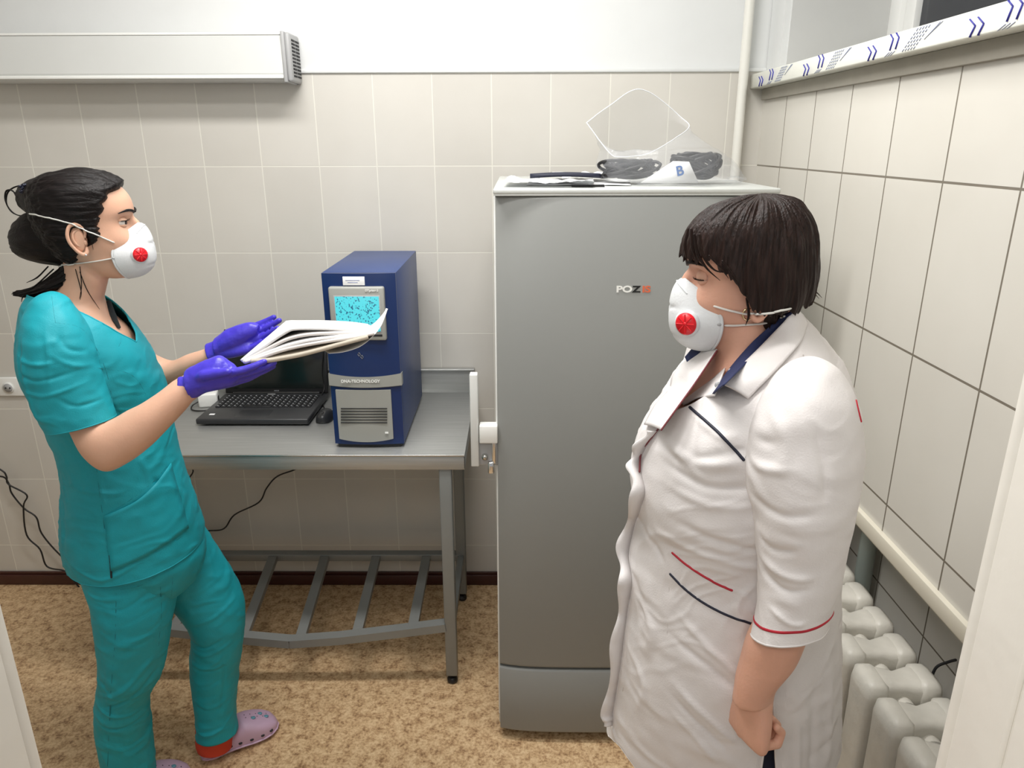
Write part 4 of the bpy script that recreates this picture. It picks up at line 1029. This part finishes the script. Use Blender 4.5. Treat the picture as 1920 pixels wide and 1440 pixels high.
# patch pocket as a raised panel
pk = []
for t in np.linspace(0, 1, 14):
    a = A([196, 966])*(1-t)+A([318, 868])*t; a = a+A([10*math.sin(PI*t), 12*math.sin(PI*t)]); b = A([208, 1070])*(1-t)+A([352, 990])*t+A([0, 8*math.sin(PI*t)])
    pk.append(onto(bt, [tuple(a+(b-a)*s) for s in (0, .999)], .0035, 8))
nmin = min(len(p) for p in pk)
if nmin > 4: o = MB().grid(A([p[:nmin] for p in pk]), False).build('patch_pocket', 'scrub', top); solid(o, .0018, 0)
Q = onto(bt, [(206, 1040), (208, 1060), (210, 1082)], .0025)
if len(Q) > 2: MB().tube(Q, .0022, 6, 1).build('side_vent', 'inside', top)
Q = onto(bvh_of(bodyo), [(200, 568), (208, 592), (221, 616)], .004)
if len(Q) > 2: MB().tube(Q, [.006, .008, .004], 8, 1, flat=.5).build('neck_dark_strip', 'inside', root)  # flat dark strip inside the neck opening

# scrub trousers
pb = MB()
pcr = [([(190, 1110), (250, 1120), (300, 1090)], .005, -.004), ([(190, 1150), (240, 1180), (300, 1200)], .007, .004), ([(200, 1290), (250, 1270), (300, 1215)], .008, .006), ([(205, 1310), (260, 1290), (305, 1240)], .006, -.006), ([(190, 1250), (220, 1280), (240, 1290)], .006, .004), ([(185, 1310), (230, 1325), (270, 1330)], .006, .005), ([(190, 1340), (230, 1350), (275, 1345)], .006, -.004),
       ([(200, 1380), (240, 1395), (280, 1390)], .006, .004), ([(215, 1110), (213, 1250), (205, 1420)], .003, -.002), ([(175, 1090), (200, 1100), (250, 1100)], .006, .004)]
fcr = [([(360, 1178), (400, 1185), (440, 1170)], .006, -.007), ([(362, 1192), (400, 1200), (445, 1185)], .006, .005), ([(380, 1140), (420, 1130), (450, 1110)], .007, .004), ([(365, 1215), (400, 1225), (440, 1200)], .006, .004), ([(360, 1250), (400, 1260), (445, 1240)], .006, -.004), ([(370, 1290), (410, 1300), (440, 1290)], .006, .004), ([(340, 1090), (400, 1080), (430, 1065)], .007, .003), ([(370, 1340), (400, 1348), (435, 1340)], .006, .004), ([(430, 1180), (432, 1250), (425, 1320)], .006, -.004)]
lo([(124, 970, 362, 925, -1.0, .14), (130, 1020, 372, 975, -1.0, .165), (140, 1062, 384, 1008, -1.0, .170), (156, 1092, 372, 1052, -1.0, .150), (188, 1108, 345, 1086, -1.0, .115), (235, 1116, 318, 1104, -1.0, .06)], 120, 80, cloth(pcr, -1.08, .003, (9, 9, 12), 5), pb)
nl = Loft([(136, 1020, 350, 975, -1.05, .105), (146, 1066, 345, 1035, -1.065, .100), (156, 1104, 332, 1092, -1.08, .096), (171, 1150, 322, 1150, -1.09, .090), (179, 1214, 314, 1210, -1.09, .084), (183, 1262, 302, 1252, -1.09, .078), (181, 1295, 282, 1290, -1.088, .072), (177, 1330, 281, 1330, -1.085, .07), (177, 1367, 286, 1367, -1.08, .068), (186, 1428, 291, 1428, -1.08, .066), (194, 1478, 297, 1478, -1.078, .064)])
Gn = nl.surf(120, 160, disp=cloth(pcr, -1.12, .0032, (8, 8, 13), 7)); pb.grid(Gn, True, True)
fl = Loft([(200, 975, 362, 935, -.93, .08), (215, 1020, 384, 985, -.92, .095), (240, 1068, 418, 1042, -.91, .095), (285, 1112, 448, 1094, -.90, .088), (330, 1150, 459, 1136, -.90, .080), (357, 1192, 457, 1186, -.90, .070), (355, 1244, 449, 1244, -.90, .064), (359, 1300, 443, 1300, -.90, .062), (364, 1340, 443, 1335, -.905, .058), (367, 1386, 446, 1360, -.91, .056)])
Gf = fl.surf(120, 150, disp=cloth(fcr, -.9, .0028, (8, 8, 13), 2)); pb.grid(Gf, True, True)
tro = pb.build('scrub_trousers', 'scrub', root, fixn=False); solid(tro, .002, 0)
bp_ = bvh_of(tro); mb = MB()
for pts in ([(218, 1112), (216, 1200), (208, 1300), (202, 1436)], [(300, 1090), (302, 1150), (296, 1220)], [(226, 1106), (262, 1098), (296, 1078)], [(326, 1040), (323, 1090), (321, 1120)]):
    Q = onto(bp_, pts, .0003)
    if len(Q) > 2: mb.tube(Q, .0009, 5, 1, rounded=False)
mb.build('seam', 'scrubseam', tro)
# sock on the forward foot
o = lo([(366, 1366, 438, 1356, -.912, .044), (366, 1396, 436, 1382, -.914, .044), (369, 1408, 436, 1392, -.914, .044)], 40, 20, None, pbs := MB()); pbs.build('sock', 'sock', root)
# clogs
def clog(heel, toe, parent, seed):
    heel = A(heel, float); toe = A(toe, float); X = toe-heel; ln = np.linalg.norm(X); X /= ln; Z = A([0, 0, 1.]); L = np.cross(Z, X)
    P = []
    prof = [(0, .020, .012, .052), (.006, .028, .006, .058), (.03, .034, .0, .054), (.07, .034, .0, .050), (.11, .040, .0, .070), (.135, .045, .0, .086), (.16, .050, .0, .080), (.19, .052, .0, .068), (.215, .048, .002, .056), (.238, .035, .006, .043), (.250, .016, .012, .026)]
    xs = A([p[0] for p in prof]); f = ln/.25
    for x in np.linspace(0, .25, 46):
        wd, zb, zt = (np.interp(x, xs, [p[i] for p in prof]) for i in (1, 2, 3)); row = []
        for a in np.linspace(0, 2*PI, 41)[:-1]:
            cx, sx = math.cos(a), math.sin(a)
            yy_ = wd*np.sign(cx)*abs(cx)**.75; z = (zb+zt)/2+(zt-zb)/2*np.sign(sx)*abs(sx)**(.7 if sx > 0 else .35)
            if sx < 0: yy_ *= 1.02
            row.append(heel+X*x*f+L*yy_+Z*z)
        P.append(row)
    o = MB().grid(A(P), True, True, True).build('clog', 'clog', parent)
    P = A(P); R = np.vstack([heel+X*x*f+L*s*(np.interp(x, xs, [p[1] for p in prof])+.0016)+Z*.016 for x, s in [(x, -1) for x in np.linspace(.0, .25, 24)]+[(x, 1) for x in np.linspace(.25, .0, 24)]])
    MB().tube(np.vstack([R, R[:1]]), .0028, 8, 1, rounded=False).build('sole_ridge', 'clog', o)
    mb = MB()
    for x in (.085, .115, .15, .185, .215):
        wd = np.interp(x, xs, [p[1] for p in prof]); [MB().ell(heel+X*x*f+L*(s_*wd*.985)+Z*.030, (.006, .006, .0035), 10).build('vent_hole', 'darkslot', o) for s_ in (-1, 1)]
    for i, x in enumerate((.15, .168, .186, .204, .22)):
        zt = np.interp(x, xs, [p[3] for p in prof])
        for s in (-.02, -.007, .007, .02): MB().ell(heel+X*x*f+L*s+Z*(zt-.0015-18*s*s*.35), (.0028, .0028, .0022), 8).build('vent_hole', 'darkslot', o)
    zt = .05
    for x, s, m_ in ((.2, .005, 0), (.172, -.014, 0), (.215, -.01, 0)):
        zt = np.interp(x, xs, [p[3] for p in prof]); MB().ell(heel+X*x*f+L*s+Z*(zt+.001), (.008, .006, .003), 10).build('clog_charm', 'charm', o)
    return o
clog(atz(378, 1424, .0), atz(519, 1358, .0), root, 0)
clog(atz(205, 1512, .0), atz(362, 1462, .0), root, 1)

# gloves
curl_n = [[.25, .3, .2], [.22, .28, .2], [.2, .3, .2], [.2, .35, .2]]
W = at(358, 722, -1.15)
gm, GP = make_hand(W, (.95, .12, .15), (-.05, -.80, .55), (.1, -.55, -.8), .97, 'glove', 'glove', root, [[.05, .12, .1], [.05, .12, .1], [.05, .15, .1], [.08, .2, .1]], thumb=(1.0, .42, .12), spread=.0)
Wd = at(366, 750, -1.15); 
R = []
for (xa, ya, xb, yb, d) in ((368, 745, 347, 694, .034), (374, 742, 353, 690, .0325), (386, 737, 368, 683, .031), (402, 732, 390, 674, .031), (420, 728, 412, 668, .028), (436, 722, 432, 680, .020), (446, 714, 446, 690, .008)): R.append((xa, ya, xb, yb, -1.15, d))
gm.grid(Loft(R).surf(40, 30, disp=lambda P, TH, V, N: .0012*fbm(P*60)), True, True, True)
g1 = remesh(gm, 'glove', 'glove', .0024, root, 3)
W = at(405, 658, -.84)
gm, GP = make_hand(W, (.93, .05, .34), (-.2, .62, .7), (-.1, .72, -.6), .98, 'glove', 'glove', root, [[.0, .1, .1], [.05, .12, .1], [.05, .15, .1], [.08, .2, .1]], thumb=(1.0, .16, .05), spread=.0)
R = []
for (xa, ya, xb, yb, d) in ((412, 668, 402, 634, .030), (418, 667, 408, 630, .029), (432, 662, 424, 618, .028), (450, 655, 446, 609, .026), (470, 640, 470, 604, .02), (484, 630, 486, 608, .010)): R.append((xa, ya, xb, yb, -.84, d))
gm.grid(Loft(R).surf(40, 30, disp=lambda P, TH, V, N: .0012*fbm(P*60+4)), True, True, True)
g2 = remesh(gm, 'glove', 'glove', .0024, root, 3)

# ================================================================== papers in the nurse's hands
def ruled(name, m, A_, B_, YA, YB, label, group, th=.0008, sag=0, seed=0):
    a = spline(A([at(x, y, YA) for x, y in A_]), 8); b = spline(A([at(x, y, YB) for x, y in B_]), 8); k = min(len(a), len(b)); a = a[:k]; b = b[:k]
    G = A([[a[i]*(1-t)+b[i]*t+A([0, 0, -sag*math.sin(PI*t)]) for t in np.linspace(0, 1, 12)] for i in range(k)])
    o = MB().grid(G, False).build(name, m); solid(o, th, 0); tag(o, label, 'paper', group); return o
grp = 'papers in the nurse hands'
ruled('paper_stack', 'paper', [(452, 677), (478, 661), (505, 643), (530, 626), (550, 617), (600, 616), (650, 618), (694, 620)], [(537, 604), (545, 603), (555, 603), (575, 603), (600, 603), (630, 604), (660, 606), (690, 610)], -1.12, -.9, 'white top sheets of the bundle, nearly edge-on above the gloves', grp, .007)
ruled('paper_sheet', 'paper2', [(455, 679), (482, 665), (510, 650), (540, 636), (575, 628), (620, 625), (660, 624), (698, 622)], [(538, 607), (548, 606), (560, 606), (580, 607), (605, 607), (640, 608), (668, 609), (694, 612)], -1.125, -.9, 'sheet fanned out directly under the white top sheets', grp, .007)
ruled('paper_sheet', 'paper', [(456, 680), (484, 668), (515, 656), (545, 646), (580, 638), (625, 632), (665, 628), (700, 623)], [(539, 610), (549, 610), (562, 610), (582, 611), (606, 612), (640, 613), (668, 614), (696, 616)], -1.13, -.9, 'white sheet drooping in the middle of the fanned bundle', grp, .006)
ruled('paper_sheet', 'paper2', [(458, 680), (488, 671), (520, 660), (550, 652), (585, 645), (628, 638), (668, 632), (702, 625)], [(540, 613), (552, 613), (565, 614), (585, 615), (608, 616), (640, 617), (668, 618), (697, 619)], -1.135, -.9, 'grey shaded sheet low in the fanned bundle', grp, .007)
ruled('cardboard_folder', 'paper3', [(470, 678), (488, 677), (506, 676), (535, 671), (565, 665), (600, 656), (640, 645), (690, 632)], [(545, 616), (552, 617), (565, 618), (585, 619), (610, 620), (640, 621), (668, 621), (695, 621)], -1.14, -.9, 'beige cardboard folder at the bottom of the paper bundle', grp, .009)
ruled('curled_sheet', 'paper', [(606, 656), (640, 650), (668, 640), (692, 624), (708, 607), (718, 590), (724, 578)], [(617, 663), (645, 660), (675, 650), (698, 632), (714, 612), (722, 594), (727, 579)], -1.06, -1.13, 'white sheet whose right end curls up in front of the screen', grp, .0006)
ruled('loose_sheet', 'paper2', [(560, 645), (600, 640), (640, 632), (675, 622), (700, 607), (715, 592), (725, 578)], [(606, 656), (632, 653), (660, 643), (685, 629), (705, 611), (717, 594), (726, 579)], -1.0, -1.065, 'shaded grey underside of loose sheet curling above the bundle', grp, .0006)

# ================================================================== person in the white coat
WY = -1.6
O = at(1400, 510, WY); sc = .92
MW = Matrix.Translation(O) @ Matrix.Rotation(math.radians(169), 4, 'Z') @ Matrix.Rotation(math.radians(4), 4, 'Y') @ Matrix.Diagonal((sc, sc, sc, 1)) @ Matrix.Translation((0, 0, -.1225))
root = empty('person', (O[0], WY, 0), 'person in a white medical coat and respirator, brown bob, facing left beside the refrigerator', 'person')
body = MB(); extra = MB()
make_head(MW, body, extra)
lo([(1338, 575, 1450, 575, -1.6, .05), (1340, 620, 1452, 600, -1.6, .056), (1338, 660, 1458, 630, -1.6, .062), (1322, 695, 1478, 665, -1.6, .09), (1292, 725, 1520, 700, -1.6, .125), (1255, 765, 1560, 745, -1.6, .15), (1225, 850, 1570, 850, -1.6, .16), (1230, 1000, 1550, 1000, -1.6, .16), (1215, 1150, 1550, 1150, -1.6, .17), (1230, 1300, 1530, 1300, -1.6, .16)], 64)
armr = [(1460, 780, 1560, 770, -1.74, .04), (1445, 850, 1570, 845, -1.76, .045), (1455, 960, 1560, 955, -1.79, .042), (1450, 1060, 1550, 1060, -1.81, .042), (1428, 1135, 1535, 1145, -1.82, .042), (1401, 1185, 1514, 1200, -1.82, .042), (1388, 1228, 1494, 1246, -1.82, .037), (1379, 1262, 1470, 1276, -1.82, .032), (1376, 1285, 1456, 1294, -1.82, .029), (1372, 1310, 1450, 1318, -1.82, .026)]
lo(armr)
def mirrorY(L, y):
    L.C[:, 1] = 2*y-L.C[:, 1]; L.H[:, 1] *= -1; L.V[:, 1] *= -1; return L
Lm = mirrorY(Loft(armr), -1.6); body.grid(Lm.surf(40, 60), True, True, True)
# fist
W = at(1420, 1292, -1.82)
hm, HP = make_hand(W, (-.06, .02, -1), (-.40, .90, .0), (-.90, -.40, .08), .90, 'skin2', 'hand', root, [[1.25, 1.6, .9], [1.3, 1.65, .9], [1.3, 1.65, .9], [1.35, 1.6, .9]], spread=.01, thumb=(.95, .06, -.35))
ho = remesh(hm, 'hand', 'skin2', .0017, None, 3); vv = A([v.co[:] for v in ho.data.vertices]); hf = [tuple(p.vertices) for p in ho.data.polygons]; bpy.data.objects.remove(ho)
extra.add(vv, hf); vm = vv.copy(); vm[:, 1] = 2*(-1.6)-vm[:, 1]; extra.add(vm, [q[::-1] for q in hf])
bodyw = remesh(body, 'body', 'skin2', .0038, root, 3, extra)
make_eyes(MW, root, (1, -.1, -.45), -.22, 'hair2', 'skin2', low=-.30)
bw = bvh_of(bodyw)
# bob haircut
HB = [(.2405, -.012, .020, .004), (.237, .014, .046, .03), (.229, .044, .070, .053), (.213, .071, .086, .072), (.195, .088, .096, .083), (.172, .097, .102, .090), (.146, .101, .105, .094), (.118, .100, .106, .095), (.090, .095, .102, .094), (.066, .088, .094, .090), (.045, .080, .085, .082), (.025, .07, .07, .07)]
LW = Loft([('w', mv(MW, ((f-b)/2, 0, z)), dv(MW, ((f+b)/2, 0, 0)), dv(MW, (0, l, 0)), 2.1) for z, f, b, l in HB])
zi = A([h[0] for h in HB][::-1]); ii = np.arange(len(HB))[::-1]
def hend(th):
    d = np.degrees(np.abs((th+PI) % (2*PI)-PI))
    z = np.interp(d, [0, 30, 50, 62, 70, 77, 85, 95, 110, 140, 180], [.152, .150, .154, .146, .134, .116, .092, .072, .070, .072, .080])
    z = z+.006*vnoise(np.stack([th*9, th*0, th*0], -1))+.004*vnoise(np.stack([th*31, th*0+3, th*0], -1))
    return np.interp(z, zi, ii)
def bobd(P, TH, V, N):
    th = TH+.02*np.sin(V*1.3)+.006*V
    s = .0030*fbm(np.stack([np.cos(th)*9, np.sin(th)*9, V*.35], -1), 2)+.0016*vnoise(np.stack([np.cos(th)*34, np.sin(th)*34, V*.4], -1))+.0007*vnoise(np.stack([np.cos(th)*80, np.sin(th)*80, V*.5], -1))
    return s*np.clip(V/2, 0, 1)
G = LW.surf(420, 120, v1=hend, disp=bobd); hb = MB().grid(G, True, True)
hm_ = hb.build('hair', 'hair2', root, fixn=False); 
# inner layer closes the underside of the bob
inner = MB().grid(np.concatenate([G[-1:], G[-1:]*.0+(G[-12:-11]+(mv(MW, (0, 0, .12))-G[-12:-11])*.10)], 0), True)
hb2 = MB(); hb2.add(np.vstack(hb.v), hb.f); hb2.add(np.vstack(inner.v), inner.f)
bpy.data.objects.remove(hm_); hm_ = hb2.build('hair', 'hair2', root, fixn=False)
mb = MB()
for pts, Y, r in (([(1302, 440), (1308, 475), (1325, 503), (1350, 526)], -1.672, .0022), ([(1312, 440), (1318, 478), (1338, 505), (1362, 512)], -1.676, .002), ([(1290, 430), (1284, 460), (1288, 492)], -1.63, .0024), ([(1296, 430), (1299, 465), (1308, 492)], -1.66, .0026), ([(1500, 545), (1512, 540), (1528, 546), (1541, 558)], -1.6, .0016), ([(1495, 552), (1510, 543), (1525, 549), (1536, 560)], -1.605, .0012),
                  ([(1510, 440), (1526, 480), (1530, 515), (1522, 545)], -1.6, .001), ([(1400, 560), (1404, 590), (1398, 610)], -1.672, .002), ([(1355, 490), (1372, 512), (1386, 534)], -1.68, .002), ([(1330, 480), (1350, 500), (1366, 522)], -1.678, .0018)):
    MB().tube([at(x, y, Y) for x, y in pts], [r*.8, r, r*.15], 6, 8).build('hair_strand', 'hair2', hm_)
# dark nape hair below the bob
hb3 = MB(); hairloft(hb3, [(1415, 560, 1490, 550, -1.6, .060), (1412, 590, 1485, 575, -1.6, .060), (1425, 612, 1472, 592, -1.6, .054)], am=.003); hb3.build('nape_hair', 'hair2', hm_)
mk2, MG2 = make_mask(MW, root, 1, (.44, .5))
bh = bvh_of(bodyw, hm_, mk2)
def strapw(pts):
    Q = onto(bh, [p[:2] for p in pts], .002, 8); MB().tube(Q, .003, 8, 1, flat=.5).build('strap', 'elastic', mk2)
strapw([(1342, 574, -1.668), (1372, 582, -1.682), (1405, 588, -1.684), (1440, 587, -1.675), (1479, 578, -1.655)])
strapw([(1362, 609, -1.668), (1395, 609, -1.676), (1425, 606, -1.672), (1455, 597, -1.664), (1482, 585, -1.65)])
for x, y in ((1332, 572), (1349, 608)):
    q = onto(bvh_of(mk2), [(x, y), (x+.5, y)], .001, 1)
    if len(q): MB().ell(q[0], (.0035, .002, .0025), 10).build('staple', 'fixturegrey', mk2)
q = hitq[0] if len(hitq := onto(bw, [(1402, 588), (1402.5, 588)], .002, 1)) else at(1405, 598, -1.682); MB().tube([q+A([.007*math.cos(t), 0, .008*math.sin(t)]) for t in np.linspace(0, 2*PI, 13)], .0016, 8, 3, rounded=False).build('earring', 'gold', root)

# coat
cr_ = [(1296, 672, 1500, 590, -1.6, .075), (1268, 700, 1545, 640, -1.6, .145), (1240, 742, 1590, 705, -1.6, .178), (1208, 788, 1602, 765, -1.6, .188), (1192, 838, 1604, 830, -1.6, .195), (1191, 888, 1600, 890, -1.6, .196), (1190, 940, 1594, 950, -1.6, .190), (1180, 985, 1586, 1005, -1.6, .186), (1172, 1030, 1580, 1060, -1.6, .190), (1172, 1080, 1578, 1115, -1.6, .196), (1163, 1155, 1578, 1180, -1.6, .200), (1155, 1230, 1578, 1255, -1.6, .195), (1147, 1305, 1577, 1330, -1.6, .185), (1143, 1355, 1576, 1388, -1.6, .180)]
wcr = [([(1250, 840), (1300, 850), (1380, 835)], .010, .006), ([(1245, 870), (1310, 885), (1400, 870)], .009, -.006), ([(1250, 905), (1320, 915), (1405, 900)], .009, .004), ([(1262, 960), (1330, 975), (1410, 985)], .010, -.006), ([(1255, 1000), (1330, 1010), (1415, 1020)], .009, .005), ([(1265, 1130), (1320, 1175), (1370, 1215)], .008, .005), ([(1250, 1170), (1310, 1200), (1370, 1240)], .008, -.005),
       ([(1255, 1250), (1310, 1290), (1360, 1330)], .007, .006), ([(1250, 1270), (1300, 1310), (1350, 1350)], .007, -.006), ([(1250, 1300), (1290, 1330), (1330, 1375)], .007, .005), ([(1200, 1140), (1225, 1180), (1215, 1240)], .008, .006), ([(1190, 1100), (1210, 1150), (1200, 1210)], .008, -.005), ([(1180, 1240), (1210, 1290), (1200, 1350)], .007, .004), ([(1300, 780), (1340, 800), (1370, 790)], .009, .004), ([(1270, 860), (1330, 830), (1395, 800)], .009, -.004),
       ([(1195, 1000), (1230, 1030), (1250, 1060)], .007, -.004), ([(1400, 1040), (1360, 1090), (1380, 1140)], .008, .004), ([(1500, 1230), (1505, 1330), (1500, 1420)], .012, -.006), ([(1540, 1200), (1545, 1330), (1540, 1430)], .012, .006), ([(1470, 1300), (1472, 1370), (1470, 1430)], .008, .005)]
def vn2(th):
    d = (th-(PI-.52)+PI) % (2*PI)-PI; return .25+np.clip(1.72*(1-np.abs(d)/.80), 0, 2)
CLW = Loft(cr_)
def hem2(th):
    d = np.abs((th-1.13+PI) % (2*PI)-PI); return (len(cr_)-1)-np.clip(3.2*(1-d/.11), 0, 3)-.9*np.exp(-((th-2.45)/.40)**2)
G = CLW.surf(480, 200, v0=vn2, v1=hem2, disp=cloth(wcr, -1.72, .0035, (7, 7, 9), 12, .0012))
hem_w = np.vstack([G[-1], G[-1][:1]]); cb_ = MB().grid(G, True)
scw = [([(1410, 900), (1450, 905), (1500, 890)], .009, .006), ([(1405, 880), (1440, 870), (1480, 850)], .009, -.006), ([(1420, 960), (1470, 975), (1530, 960)], .009, -.005), ([(1425, 1060), (1470, 1085), (1530, 1080)], .008, .006), ([(1428, 1085), (1470, 1110), (1520, 1100)], .007, -.005), ([(1430, 1030), (1460, 1045), (1500, 1030)], .008, -.006), ([(1480, 790), (1490, 850), (1480, 900)], .010, .005), ([(1540, 800), (1550, 880), (1545, 950)], .010, -.005), ([(1450, 1150), (1480, 1165), (1510, 1160)], .006, .003), ([(1460, 750), (1440, 800), (1420, 850)], .008, .004)]
slw = [(1480, 722, 1560, 712, -1.72, .03), (1448, 745, 1592, 728, -1.745, .066), (1418, 790, 1610, 770, -1.765, .082), (1400, 850, 1618, 830, -1.775, .088), (1402, 900, 1616, 885, -1.785, .088), (1416, 955, 1608, 945, -1.795, .084), (1423, 1041, 1592, 1020, -1.80, .078), (1424, 1100, 1578, 1090, -1.81, .072), (1420, 1138, 1564, 1135, -1.815, .068), (1410, 1178, 1552, 1178, -1.82, .066)]
SW = Loft(slw)
Gs = SW.surf(160, 170, disp=cloth(scw, -1.87, .0034, (8, 8, 10), 21)); cb_.grid(Gs, True, True)
cuffw = np.vstack([Gs[-1], Gs[-1][:1]])
Lm = mirrorY(Loft(slw), -1.6); Gm = Lm.surf(60, 60, disp=cloth(None, 0, .0034, (8, 8, 10), 25)); cb_.grid(Gm, True, True)
coat = cb_.build('white_coat', 'coat', root, fixn=False); solid(coat, .0025, 0)
MB().tube(cuffw, .002, 6, 1, rounded=False).build('cuff_edge', 'coat', coat)
MB().tube(hem_w, .0018, 6, 1, rounded=False).build('hem_edge', 'coat', coat)
bc = bvh_of(coat)
def line(name, pts, m, r, lift=.0012, fl=1.0):
    Q = onto(bc, pts, lift)
    if len(Q) > 2: MB().tube(Q, r, 8, 1, flat=fl).build(name, m, coat)
line('chest_piping', [(1286, 757), (1312, 780), (1340, 805), (1368, 832), (1394, 862)], 'navypipe', .0022)
line('pocket_piping', [(1262, 1036), (1285, 1056), (1314, 1076), (1345, 1094), (1372, 1106)], 'red', .0018)
line('pocket_piping', [(1258, 1076), (1285, 1104), (1320, 1130), (1362, 1152), (1412, 1170)], 'navypipe', .0019)
k = int(170*.925)
ring = Gs[k]; MB().tube(np.vstack([ring, ring[:1]])+0, .0024, 8, 1, rounded=False).build('cuff_piping', 'red', coat)
line('back_piping', [(1603, 752), (1607, 770), (1612, 790)], 'red', .0016)
line('front_piping', [(1240, 806), (1221, 830), (1208, 850), (1205, 885)], 'maroon', .0015, .005)
mb = MB()
for pts in ([(1238, 845), (1236, 900), (1245, 950), (1264, 990), (1264, 1034)], [(1256, 1080), (1252, 1180), (1246, 1300), (1238, 1400)], [(1372, 1108), (1372, 1150)], [(1443, 757), (1470, 735), (1500, 728), (1560, 731), (1590, 750)], [(1443, 757), (1420, 800), (1398, 860)], [(1192, 980), (1230, 978), (1260, 990)], [(1500, 640), (1512, 690), (1522, 728)], [(1192, 1000), (1186, 1080), (1182, 1180), (1168, 1300)]):
    Q = onto(bc, pts, .0002)
    if len(Q) > 2: mb.tube(Q, .0009, 5, 1, rounded=False)
mb.build('seam', 'seam', coat)
# front placket, a wavy strip down the front
Q0 = onto(bc, [(1238, 808), (1218, 832), (1205, 858), (1203, 884), (1210, 925), (1192, 985), (1180, 1040), (1186, 1090), (1176, 1160), (1166, 1240), (1152, 1330), (1150, 1360)], .002, 10)
if len(Q0) > 5:
    T = np.gradient(Q0, axis=0); T /= np.linalg.norm(T, axis=1)[:, None]
    wv = .004*np.sin(np.arange(len(Q0))*.42)
    rowA = Q0+A([-.018, -.002, 0])+wv[:, None]*A([1, 0, 0]); rowB = Q0
    Gp = A([rowA, (rowA+rowB)/2+A([-.002, -.003, 0]), rowB]); o = MB().grid(Gp, False).build('front_placket', 'coat', coat); solid(o, .002, 0)
# collars
bcb = bvh_of(coat, bodyw)
def hitp(x, y, lift, Yf):
    d = Vector(ray(x, y)).normalized(); h = bcb.ray_cast(Vector(CAM), d)
    if h[0] is None: return at(x, y, Yf)
    return A(h[0])-A(d)*lift
def ribbon(name, m, Aa, Bb, th=.003, bulge=.004, la=.008, lb=.005, mat_par=None):
    def edge(Q, l):
        if l is None: return spline(A([at(*q) for q in Q]), 8)
        t = A([np.linalg.norm(hitp(x, y, l, Y)-CAM) for x, y, Y in Q]); ix = np.arange(len(t)); t2 = np.polyval(np.polyfit(ix, t, 2 if len(t) > 3 else 1), ix); t2 = t2-max(0, (t2-t).max())+.001
        return spline(A([CAM+ray(x, y)/np.linalg.norm(ray(x, y))*k for (x, y, Y), k in zip(Q, t2)]), 8)
    a = edge(Aa, la); b = edge(Bb, lb); G = []
    for t in np.linspace(0, 1, 12): G.append(a*(1-t)+b*t+A([0, -bulge*math.sin(PI*t), bulge*.6*math.sin(PI*t)]))
    o = MB().grid(A(G), False).build(name, m, coat); solid(o, th, 0); return o
ribbon('collar', 'coat', [(1492, 578, -1.665), (1455, 620, -1.69), (1422, 655, -1.72), (1386, 690, -1.755), (1356, 720, -1.79)], [(1513, 606, -1.70), (1502, 640, -1.76), (1472, 676, -1.80), (1440, 710, -1.825), (1402, 748, -1.83)], la=.014, lb=.006)
ribbon('collar_lining', 'navy', [(1470, 590, -1.655), (1434, 620, -1.665), (1406, 647, -1.685), (1368, 692, -1.73), (1334, 741, -1.778)], [(1492, 580, -1.667), (1456, 622, -1.692), (1424, 656, -1.722), (1388, 692, -1.757), (1357, 722, -1.79)], .002, .001, la=.004, lb=.012)
ribbon('far_lapel', 'coat', [(1300, 662, -1.57), (1264, 700, -1.58), (1254, 731, -1.595), (1228, 760, -1.61), (1208, 796, -1.625)], [(1345, 655, -1.63), (1322, 690, -1.66), (1300, 722, -1.685), (1274, 758, -1.71), (1240, 806, -1.725)], .002, .004, la=None, lb=None)
ribbon('far_collar_lining', 'navy', [(1284, 670, -1.58), (1308, 646, -1.57), (1336, 648, -1.58)], [(1290, 684, -1.59), (1314, 665, -1.60), (1342, 657, -1.61)], .002, .001, la=None, lb=None)
ribbon('near_lapel', 'coat', [(1360, 690, -1.765), (1332, 714, -1.775), (1302, 736, -1.765), (1276, 756, -1.745)], [(1340, 742, -1.80), (1324, 744, -1.80), (1306, 747, -1.79), (1282, 760, -1.77)], .002, .001, la=.005, lb=.003)
mb = MB().tube([at(x, y, Y) for x, y, Y in ((1344, 658, -1.636), (1322, 691, -1.668), (1300, 723, -1.693), (1274, 759, -1.718), (1240, 806, -1.733))], .0013, 8, 5); mb.build('lapel_piping', 'maroon', coat)
mb = MB()
for x, y, Y in ((1277, 704, -1.62), (1346, 722, -1.80)):
    q = hitp(x, y, .007, Y); mb.cyl(q, q+A([-.0005, -.003, .001]), .0045, 18)
mb.build('snap_button', 'fixturegrey', coat)
# trousers and shoes (mostly hidden by the coat and the edge of the picture)
pb = MB()
for yy_ in (-1.68, -1.52):
    R = [('w', (.33, yy_, z), (rx, 0, 0), (0, -ry, 0), 2.1) for z, rx, ry in ((.95, .13, .09), (.7, .10, .085), (.45, .075, .07), (.2, .06, .06), (.09, .062, .062))]
    pb.grid(Loft(R).surf(48, 40, disp=cloth(None, 0, .003, (8, 8, 12), 3)), True, True)
tr2 = pb.build('trousers', 'trousers', root, fixn=False); solid(tr2, .002, 0)
for yy_ in (-1.68, -1.52):
    P = []
    for x in np.linspace(0, .25, 24):
        wd = .045*max(.05, 1-abs(2*x/.25-1)**3)**.5; h = .095 if x < .09 else np.interp(x, [.09, .14, .25], [.095, .07, .03])
        P.append([(.40-x, yy_+wd*math.cos(a), max(0, h/2+h/2*math.copysign(abs(math.sin(a))**.6, math.sin(a)))) for a in np.linspace(0, 2*PI, 25)[:-1]])
    MB().grid(A(P), True, True, True).build('shoe', 'white', root)
